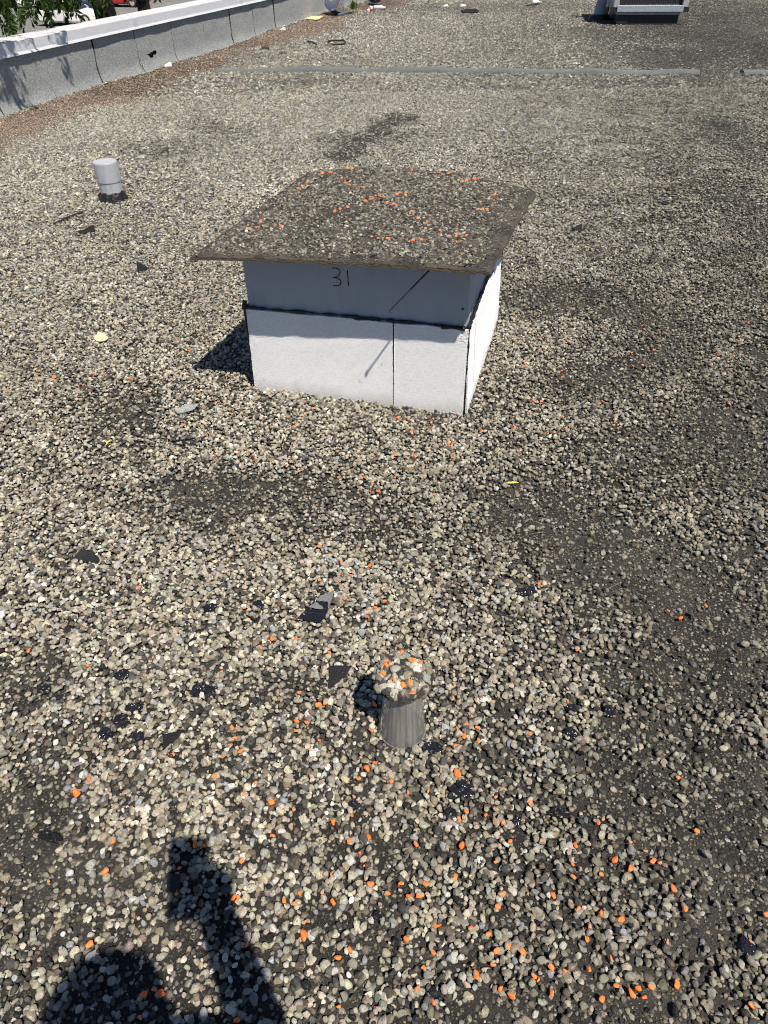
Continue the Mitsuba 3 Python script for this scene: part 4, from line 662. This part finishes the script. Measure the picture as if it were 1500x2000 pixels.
def cup_litter(p, s, key, lb):
    k = thing(key, lb, 'cup')
    M = frame((p[0], p[1], s * .7), (.8, .6)) @ trimesh.transformations.rotation_matrix(math.radians(80), [0, 1, 0])
    part(k, 'wall', lathe([(s * .55, -s * 1.0), (s * .85, s * 1.0), (s * .92, s * 1.0), (s * .9, s * 1.05), (s * .82, s * 1.02), (s * .52, -s * .98), (0, -s * .98)], 20, M), 'mat_foam', True)
cup_litter((-2.82, 11.28), .045, 'foam_cup', 'white crushed foam cup lying below the torn parapet panel')
cup_litter((-1.63, 14.85), .055, 'foam_cup', 'white foam cup lying at the foot of the parapet wall farther back')
rc = thing('crushed_cup', 'crushed red and white paper cup near the far parapet', 'cup')
M = frame((-.12, 18.2, .05), (.5, 1)) @ trimesh.transformations.rotation_matrix(math.radians(75), [0, 1, 0])
part(rc, 'wall', lathe([(.028, -.09), (.038, .09), (.036, .09), (.027, -.088), (0, -.088)], 18, M), 'mat_foam', True); part(rc, 'band', lathe([(.033, -.04), (.036, .03)], 18, M), 'mat_red_print', True)
def bottle_at(p, ang, lb, L=.24):
    k = thing('plastic_bottle', lb, 'bottle'); M = frame((p[0], p[1], .045), (math.cos(ang), math.sin(ang))) @ trimesh.transformations.rotation_matrix(math.pi / 2, [0, 1, 0])
    part(k, 'body', lathe([(0, -L * .55), (.04, -L * .54), (.042, -L * .3), (.039, -L * .1), (.042, L * .1), (.040, L * .22), (.018, L * .42), (.014, L * .45)], 24, M), 'mat_plastic_film', True)
    part(k, 'bottle_cap', lathe([(.017, L * .45), (.017, L * .52), (0, L * .52)], 16, M), 'mat_foam', 40)
bottle_at((.10, 18.62), -.15, 'clear plastic bottle lying on the gravel at the far end of the roof')
bottle_at((3.56, 19.2), .5, 'white plastic bottle with a dark stick beside it in the far middle of the roof', .2)
solo('stick', tube([(3.27, 18.85, .02), (3.45, 18.95, .03), (3.62, 19.2, .03)], .016, 6), 'mat_twig', 'dark stick next to the white bottle far back on the roof', 'stick')
solo('strap_loop', tube([(*p, .018 + .008 * (i % 2)) for i, p in enumerate(ring[::-1])], .013, 7), 'mat_rubber', 'loop of black strap lying on the gravel in front of the far parapet', 'strap')
solo('slotted_ring', tube([(*p, .02) for p in slotring + slotring[:1]], .022, 8), 'mat_rubber', 'dark flat oval ring lying far back on the gravel', 'ring')
def crumple(name, p, s, mat, lb, ct, sq=(1, 1, .5), seed=0, amp=.9):
    m = trimesh.creation.icosphere(subdivisions=3); v = m.vertices * (1 + amp * (meshkit.fbm(m.vertices * 2.2 + seed * 5.3, 4, seed) - .5))[:, None]
    return solo(name, trimesh.Trimesh(v * np.array(sq) * s + np.array([p[0], p[1], s * sq[2] * .7]), m.faces, process=False), mat, lb, ct, 30)
crumple('plastic_bag', (1.55, 19.05), .055, 'mat_foam', 'white crumpled plastic bag, left of the two at the back of the roof', 'bag', (1, .8, .5), 3)
crumple('plastic_bag', (1.92, 19.0), .06, 'mat_foam', 'white crumpled plastic bag above the dark oval ring at the back of the roof', 'bag', (1, .8, .5), 4)
crumple('debris_clump', (-1.70, 12.97), .06, 'mat_brown_clump', 'dark brown clump of roofing debris on the reddish dirt near the parapet wall', 'debris', (1, .8, .55), 5)
crumple('debris_clump', (-1.392, 12.46), .05, 'mat_brown_clump', 'small flat brown debris piece just in front of the larger clump', 'debris', (1.1, .5, .3), 6)
solo('stick', tube([(-1.10, 13.66, .02), (-1.03, 13.52, .03), (-.94, 13.36, .015)], .014, 6), 'mat_twig', 'small brown stick left of the loop of black strap', 'stick')
wd = thing('weed', 'small green weed growing in the dirt at the foot of the parapet wall', 'weed'); wr2 = np.random.default_rng(4); bl = []
for i in range(46):
    a = wr2.uniform(0, 6.28); h = wr2.uniform(.05, .17); o = np.array([-.45, 17.55, .11]) + np.r_[wr2.normal(0, .03, 2), 0]; e = o + np.array([math.cos(a) * h * .5, math.sin(a) * h * .5, h]); w = np.array([-math.sin(a), math.cos(a), 0]) * .016
    v = np.array([o + w * .3, o - w * .3, (o + e) / 2 + w, (o + e) / 2 - w, e]); bl.append(trimesh.Trimesh(v, [[0, 1, 2], [1, 3, 2], [2, 3, 4]], process=False))
scene[wd] = mikit.ply(cat_(bl), 'mat_weed', False)

# ------------------------------------------------------------------ trees beyond the wall
def leaf_mesh(c, d, L, W, r):
    """Leaflets: centres c, directions d."""
    n = len(c); d = d / np.linalg.norm(d, axis=1, keepdims=True); s = np.cross(d, r.normal(size=(n, 3))); s /= np.linalg.norm(s, axis=1, keepdims=True); u = np.cross(s, d)
    L = L * r.uniform(.6, 1.25, (n, 1)); W = W * r.uniform(.7, 1.2, (n, 1))
    v = np.stack([c - d * L / 2, c + s * W / 2 + u * W * .12, c + d * L / 2, c - s * W / 2 + u * W * .12], 1).reshape(-1, 3); b = np.arange(n)[:, None] * 4
    return trimesh.Trimesh(v, np.vstack([b + [0, 1, 2], b + [0, 2, 3]]), process=False)
def tree(base, r0, height, crown_c, crown_r, nleaf, strands, seed, label):
    k = thing('shade_tree', label, 'tree'); r = np.random.default_rng(seed); base = np.array(base, float); cc, crr = np.array(crown_c, float), np.array(crown_r, float)
    h = np.linspace(0, 1, 14); pth = base + np.stack([.25 * np.sin(h * 3 + seed) * h, .2 * np.sin(h * 2.3 + 2 * seed) * h, h * height], 1)
    part(k, 'trunk', tube(pth, r0 * (1.15 - .6 * h) + .18 * r0 * np.exp(-h * 14), 14), 'mat_bark', True)
    C, Dd = [], []
    for i in range(11):
        o = pth[int(r.integers(8, 14))]; tip = cc + crr * r.normal(size=3) * .45; mid = (o + tip) / 2 + [0, 0, .4]; tt = np.linspace(0, 1, 8)[:, None]
        lp = (1 - tt) ** 2 * o + 2 * tt * (1 - tt) * mid + tt ** 2 * tip
        part(k, 'limb', tube(lp, np.linspace(r0 * .42, .02, 8), 7), 'mat_bark', True)
    nc = 70; cen = r.normal(size=(nc, 3)); cen /= np.linalg.norm(cen, axis=1, keepdims=True); cen = cc + crr * cen * (r.random((nc, 1)) ** .4)
    which = r.integers(0, nc, nleaf); C.append(cen[which] + r.normal(size=(nleaf, 3)) * crr * .13); Dd.append(r.normal(size=(nleaf, 3)) + [0, 0, -.8])
    tw = []
    for (a, b) in strands:
        a, b = np.array(a, float), np.array(b, float); L = np.linalg.norm(b - a); n = max(8, int(L / .022)); t = np.linspace(0, 1, n)[:, None]
        bow = np.r_[r.normal(0, .08, 2), 0]; c = a + (b - a) * t + bow * np.sin(t * np.pi); ax_ = (b - a) / L
        tw.append(tube(c[::max(1, n // 8)], np.linspace(.006, .002, len(c[::max(1, n // 8)])), 5))
        for sgn in (-1, 1):
            ang = r.uniform(0, 6.28); sd = np.cross(ax_, [math.cos(ang), math.sin(ang), .2]); sd /= np.linalg.norm(sd)
            dd = ax_ * .8 + sgn * sd + r.normal(0, .3, (n, 3)); C.append(c + dd * .035); Dd.append(dd + [0, 0, -.3])
    if tw: part(k, 'twig', cat_(tw), 'mat_bark', kind='stuff')
    C, Dd = np.vstack(C), np.vstack(Dd)
    part(k, 'crown', leaf_mesh(C, Dd, .085, .030, r), 'mat_leaf', kind='stuff', label='green crown of narrow drooping leaflets')
tr = np.random.default_rng(77)
def hang(n, s0, s1, o0, o1, zlo, zhi, ln):
    out = []
    for _ in range(n):
        s, o, z = tr.uniform(s0, s1), tr.uniform(o0, o1), tr.uniform(zlo, zhi)
        b = wall_pt(s, o, z); a = b + [tr.normal(0, .25), tr.normal(0, .25), tr.uniform(*ln)]; out.append((a, b))
    return out
st1 = hang(52, -.9, .45, .42, 1.1, .46, .90, (.5, 1.3)) + hang(10, .35, .9, .42, .8, .60, .80, (.4, .9)) + hang(6, .95, 1.15, .38, .5, .585, .66, (.5, .9))
over = [(np.array([-3.30 + tr.normal(0, .05), 7.60 + tr.normal(0, .05), 2.9]), np.array([-3.28 + tr.normal(0, .10), 7.62 + tr.normal(0, .12), tr.uniform(1.75, 2.2)])) for _ in range(6)]
over += [(np.array([-3.6 + d, 7.0 + d, 3.0]), np.array([-3.55 + d + tr.normal(0, .1), 7.05 + d + tr.normal(0, .15), tr.uniform(1.9, 2.3)])) for d in (-.25, -.1)]
for s_, o_ in ((.50, .05), (.66, .1), (1.05, .1), (1.13, .02), (1.32, .06)):
    q_ = wall_pt(s_, o_ - .1, .57) + SUN * 1.35; over.append((q_ + [.02, .02, .22], q_ - [0, 0, .1]))
tree((-6.6, 9.3, -4.05), .22, 6.2, (-6.3, 9.2, 4.6), (2.7, 2.8, 1.9), 10000, st1 + over, 1, 'leafy tree at the far left whose drooping green twigs hang over the parapet')
st2 = hang(34, 1.35, 2.5, .40, 1.3, .50, .95, (.5, 1.4)) + hang(14, .95, 1.35, .6, 1.2, .62, .9, (.4, .9)) + hang(18, 2.2, 3.2, .5, 1.4, .55, .9, (.5, 1.2))
tree((-3.90, 13.0, -4.05), .205, 7.0, (-4.3, 11.7, 4.3), (1.9, 2.0, 1.7), 15000, st2, 2, 'tree with a thick dark trunk just behind the parapet, left of the two trunks')
tree((-4.02, 15.6, -4.05), .15, 7.0, (-4.1, 14.3, 4.2), (1.8, 2.0, 1.7), 13000, hang(14, 5.0, 7.4, .8, 1.8, .55, .95, (.4, .8)) + hang(16, 3.0, 4.4, .6, 1.6, .50, .9, (.5, 1.1)), 3, 'tree with a slimmer dark trunk behind the parapet, right of the two trunks')

# ------------------------------------------------------------------ parked cars on the lot
def car(x, y, yaw, paint, label, suv=False):
    k = thing('parked_car', label, 'car', 'cars parked on the lot'); M = frame((x, y, -4.06), (math.cos(yaw), math.sin(yaw))); hh = 1.68 if suv else 1.46
    def hull(p): m = trimesh.convex.convex_hull(np.array(p)); m.apply_transform(M); return m
    def sec(x0, z0, z1, w, b=.10): return [(x0, s * (w - b), z1) for s in (-1, 1)] + [(x0, s * w, z1 - b) for s in (-1, 1)] + [(x0, s * w, z0 + .1) for s in (-1, 1)] + [(x0, s * (w - b), z0) for s in (-1, 1)]
    zb = .98 if suv else .92
    part(k, 'body', cat_([hull(sec(-2.25, .35, zb - .12, .80) + sec(-2.05, .25, zb, .88) + sec(-1.0, .22, zb, .90)), hull(sec(-1.0, .22, zb, .90) + sec(.85, .22, zb, .90)), hull(sec(.85, .22, zb, .90) + sec(1.85, .25, zb - .14, .88) + sec(2.25, .35, zb - .32, .74))]), 'mat_' + paint, 30)
    xr = -2.0 if suv else -1.75
    part(k, 'cabin', hull([(xr, s * .80, zb) for s in (-1, 1)] + [(xr + .45, s * .62, hh) for s in (-1, 1)] + [(.15, s * .62, hh) for s in (-1, 1)] + [(1.0, s * .80, zb) for s in (-1, 1)] + [(-.5, s * .63, hh + .03) for s in (-1, 1)]), 'mat_' + paint, 30)
    for s in (-1, 1):
        y0, y1 = s * .795, s * .655
        q = lambda xa, xb, xc, xd: hull([(a, yy + s * o, z) for (a, yy, z) in ((xa, y0, zb + .05), (xb, y0, zb + .05), (xc, y1, hh - .07), (xd, y1, hh - .07)) for o in (.004, .02)])
        part(k, 'side_window', q(-.42, .78, .12, -.42), 'mat_dark_glass'); part(k, 'side_window', q(xr + .2, -.52, -.52, xr + .52), 'mat_dark_glass')
        part(k, 'mirror', hull(np.array(box((.62, s * .98 - .09, zb + .02), (.78, s * .98 + .09, zb + .17)).vertices)), 'mat_' + paint)
        part(k, 'headlight', hull([(2.19, s * .70, .66), (2.28, s * .50, .50), (2.0, s * .84, .74), (2.24, s * .74, .50), (1.95, s * .885, .62)]), 'mat_lamp_clear')
        part(k, 'tail_light', hull([(-2.27, s * .72, .84), (-2.27, s * .55, .66), (-2.08, s * .89, .86), (-2.2, s * .86, .66)]), 'mat_lamp_red')
        for xw in (-1.35, 1.38):
            w = part(k, 'wheel', cat_([]) if 0 else at(trimesh.creation.cylinder(.34, .24, sections=28, transform=trimesh.transformations.rotation_matrix(math.pi / 2, [1, 0, 0])), (0, 0, 0)).apply_transform(M @ trimesh.transformations.translation_matrix([xw, s * .80, .34])), 'mat_rubber', 30)
            add(w + '__rim', trimesh.creation.cylinder(.22, .25, sections=20, transform=M @ trimesh.transformations.translation_matrix([xw, s * .805, .34]) @ trimesh.transformations.rotation_matrix(math.pi / 2, [1, 0, 0])), 'mat_rim', 30)
    part(k, 'windscreen', hull([(a, s * w, z) for s in (-1, 1) for (a, w, z) in ((.97, .72, zb + .06), (.28, .57, hh - .05), (1.0, .72, zb + .07), (.31, .57, hh - .04))]), 'mat_dark_glass')
    part(k, 'rear_window', hull([(a, s * w, z) for s in (-1, 1) for (a, w, z) in ((xr + .03, .70, zb + .08), (xr + .36, .56, hh - .06), (xr - .005, .70, zb + .09), (xr + .33, .56, hh - .05))]), 'mat_dark_glass')
car(-21.4, 61.0, -.12, 'car_white', 'white saloon car parked nearest, behind the drooping twigs')
car(-28.4, 75.0, .25, 'car_white', 'white car parked farther back, upper left of the nearest white car', True)
car(-24.2, 69.6, .05, 'car_blue', 'dark blue car parked just beyond the nearest white car', True)
car(-21.4, 74.5, -.3, 'car_red', 'red car parked between the two tree trunks', True)
# ------------------------------------------------------------------ the photographer, whose shadow falls on the gravel
def skin_mesh(bones, joints, edge=.022, it=8):
    parts = []
    for a, b in bones:
        hs = []
        for j in (a, b):
            p, r = joints[j]; hs.append(m3.Manifold.sphere(r, 20).translate([float(c) for c in p]))
        parts.append(m3.Manifold.batch_hull(hs))
    m = m3.Manifold.batch_boolean(parts, m3.OpType.Add).refine_to_length(edge); mm = m.to_mesh()
    t = trimesh.Trimesh(mm.vert_properties[:, :3], mm.tri_verts, process=True); trimesh.smoothing.filter_taubin(t, iterations=it); return t
J = {'pelvis': ((-.04, -.36, .95), .125), 'waist': ((-.04, -.35, 1.10), .118), 'chest': ((-.03, -.34, 1.28), .125), 'sl': ((-.19, -.34, 1.40), .062), 'sr': ((.13, -.33, 1.40), .062),
     'neck': ((-.055, -.325, 1.47), .052), 'head0': ((-.082, -.325, 1.51), .072), 'head1': ((-.095, -.335, 1.58), .085), 'chin': ((-.074, -.252, 1.505), .036),
     'hl': ((-.13, -.36, .90), .085), 'hr': ((.05, -.36, .90), .085), 'kl': ((-.15, -.34, .50), .058), 'kr': ((.07, -.34, .50), .058), 'al': ((-.16, -.38, .09), .040), 'ar': ((.08, -.38, .09), .040),
     'er': ((.085, -.185, 1.19), .052), 'wr': ((.030, -.090, 1.375), .040), 'el': ((-.27, -.37, 1.12), .043), 'wl': ((-.27, -.30, .87), .030)}
person = thing('person', 'standing person taking the photo, seen only as a shadow on the gravel at lower left', 'person')
body_bones = [('neck', 'head0'), ('head0', 'head1'), ('head0', 'chin'), ('chin', 'head1'), ('chest', 'neck'), ('chest', 'sl'), ('chest', 'sr'), ('chest', 'waist'), ('waist', 'pelvis'), ('sr', 'er'), ('er', 'wr'), ('sl', 'el'), ('el', 'wl'),
              ('pelvis', 'hl'), ('pelvis', 'hr'), ('hl', 'kl'), ('hr', 'kr'), ('kl', 'al'), ('kr', 'ar')]
# hands: a palm and five fingers each, the right one closed round the phone
def cam_pt(x, y, z): return EYE + RIGHT * x + UP * y + FWD * z
JH = dict(J); hb = list(body_bones)
JH['palm'] = (cam_pt(.050, -.105, -.045), .032); JH['palm2'] = (cam_pt(.058, -.072, -.038), .029); hb += [('wr', 'palm'), ('palm', 'palm2')]
for i, (yy, ln) in enumerate(((-.055, 1.0), (-.075, 1.05), (-.095, 1.0), (-.113, .85))):
    JH[f'f{i}a'] = (cam_pt(.050, yy, -.030), .0095); JH[f'f{i}b'] = (cam_pt(.043, yy, -.004), .0085); JH[f'f{i}c'] = (cam_pt(.042 - .028 * ln, yy, .006), .0075)
    hb += [('palm2' if i < 2 else 'palm', f'f{i}a'), (f'f{i}a', f'f{i}b'), (f'f{i}b', f'f{i}c')]
JH['t0'] = (cam_pt(.036, -.085, -.050), .012); JH['t1'] = (cam_pt(.005, -.070, -.032), .010); JH['t2'] = (cam_pt(-.012, -.055, -.026), .0085); hb += [('palm', 't0'), ('t0', 't1'), ('t1', 't2')]
JH['lp'] = ((-.265, -.285, .80), .024); hb += [('wl', 'lp')]
for i, dx in enumerate((-.024, -.008, .008, .024)):
    JH[f'l{i}a'] = ((-.262, -.28 + dx, .755), .010); JH[f'l{i}b'] = ((-.255, -.272 + dx, .715 + .006 * abs(i - 1)), .0085); hb += [('lp', f'l{i}a'), (f'l{i}a', f'l{i}b')]
JH['lt0'] = ((-.25, -.25, .79), .011); JH['lt1'] = ((-.242, -.235, .75), .009); hb += [('lp', 'lt0'), ('lt0', 'lt1')]
JH['nose'] = ((-.072, -.222, 1.55), .012); JH['nose2'] = ((-.074, -.240, 1.575), .010); hb += [('nose', 'nose2')]
for s in (-1, 1): JH[f'ear{s}'] = ((-.076 + s * .083, -.32, 1.565), .016); JH[f'ear2{s}'] = ((-.076 + s * .080, -.32, 1.54), .012); hb += [(f'ear{s}', f'ear2{s}')]
part(person, 'body', skin_mesh(hb, JH, .014, 5), 'mat_skin', True)
big = {k: (p, r * 1.0 + .012) for k, (p, r) in J.items()}
big['er2'] = (tuple(.5 * np.array(J['sr'][0]) + .5 * np.array(J['er'][0])), .050); big['el2'] = (tuple(.5 * np.array(J['sl'][0]) + .5 * np.array(J['el'][0])), .062)
part(person, 'shirt', skin_mesh([('chest', 'sl'), ('chest', 'sr'), ('chest', 'waist'), ('waist', 'pelvis'), ('sr', 'er2'), ('sl', 'el2')], big), 'mat_shirt', True)
part(person, 'trousers', skin_mesh([('pelvis', 'hl'), ('pelvis', 'hr'), ('hl', 'kl'), ('hr', 'kr'), ('kl', 'al'), ('kr', 'ar')], {k: (p, r + .016) for k, (p, r) in J.items()}), 'mat_trousers', True)
for s, a in ((-1, 'al'), (1, 'ar')):
    x = J[a][0][0]; part(person, 'shoe', skin_mesh([('h', 'b'), ('b', 't')], {'h': ((x, -.40, .045), .048), 'b': ((x + s * .01, -.28, .04), .048), 't': ((x + s * .02, -.19, .034), .036)}, .02, 4), 'mat_shoe', True)
hm = trimesh.creation.icosphere(subdivisions=4); v = hm.vertices * [.118, .115, .105] * (1 + .10 * (meshkit.fbm(hm.vertices * 3, 3, 2) - .5))[:, None]; v = v[:, :] + [-.10, -.352, 1.585]
part(person, 'hair', trimesh.Trimesh(v, [f for f in hm.faces if (v[f][:, 2].mean() > 1.54 or v[f][:, 1].mean() < -.37) and not (v[f][:, 1].mean() > -.26 and v[f][:, 2].mean() < 1.63)], process=False), 'mat_hair', True)
for s in (-1, 1): part(person, 'eye', at(trimesh.creation.icosphere(subdivisions=2, radius=.011), (-.071 + s * .031, -.250, 1.577)), 'mat_foam', True)
part(person, 'mouth', at(trimesh.creation.icosphere(subdivisions=2), (-.073, -.222, 1.515), 0, (.022, .006, .006)), 'mat_red_print', True)
PH = np.eye(4); PH[:3, 0] = RIGHT; PH[:3, 1] = UP; PH[:3, 2] = FWD; PH[:3, 3] = EYE - FWD * .004
ph = thing('phone', 'phone held up in the hand of the photographer, seen only as a shadow', 'phone')
part(ph, 'case', box((-.061, -.158, -.0085), (.026, .013, -.0005), PH, .003), 'mat_phone', 30)
part(ph, 'screen', box((-.058, -.155, -.0092), (.023, .010, -.0086), PH), 'mat_dark_glass')
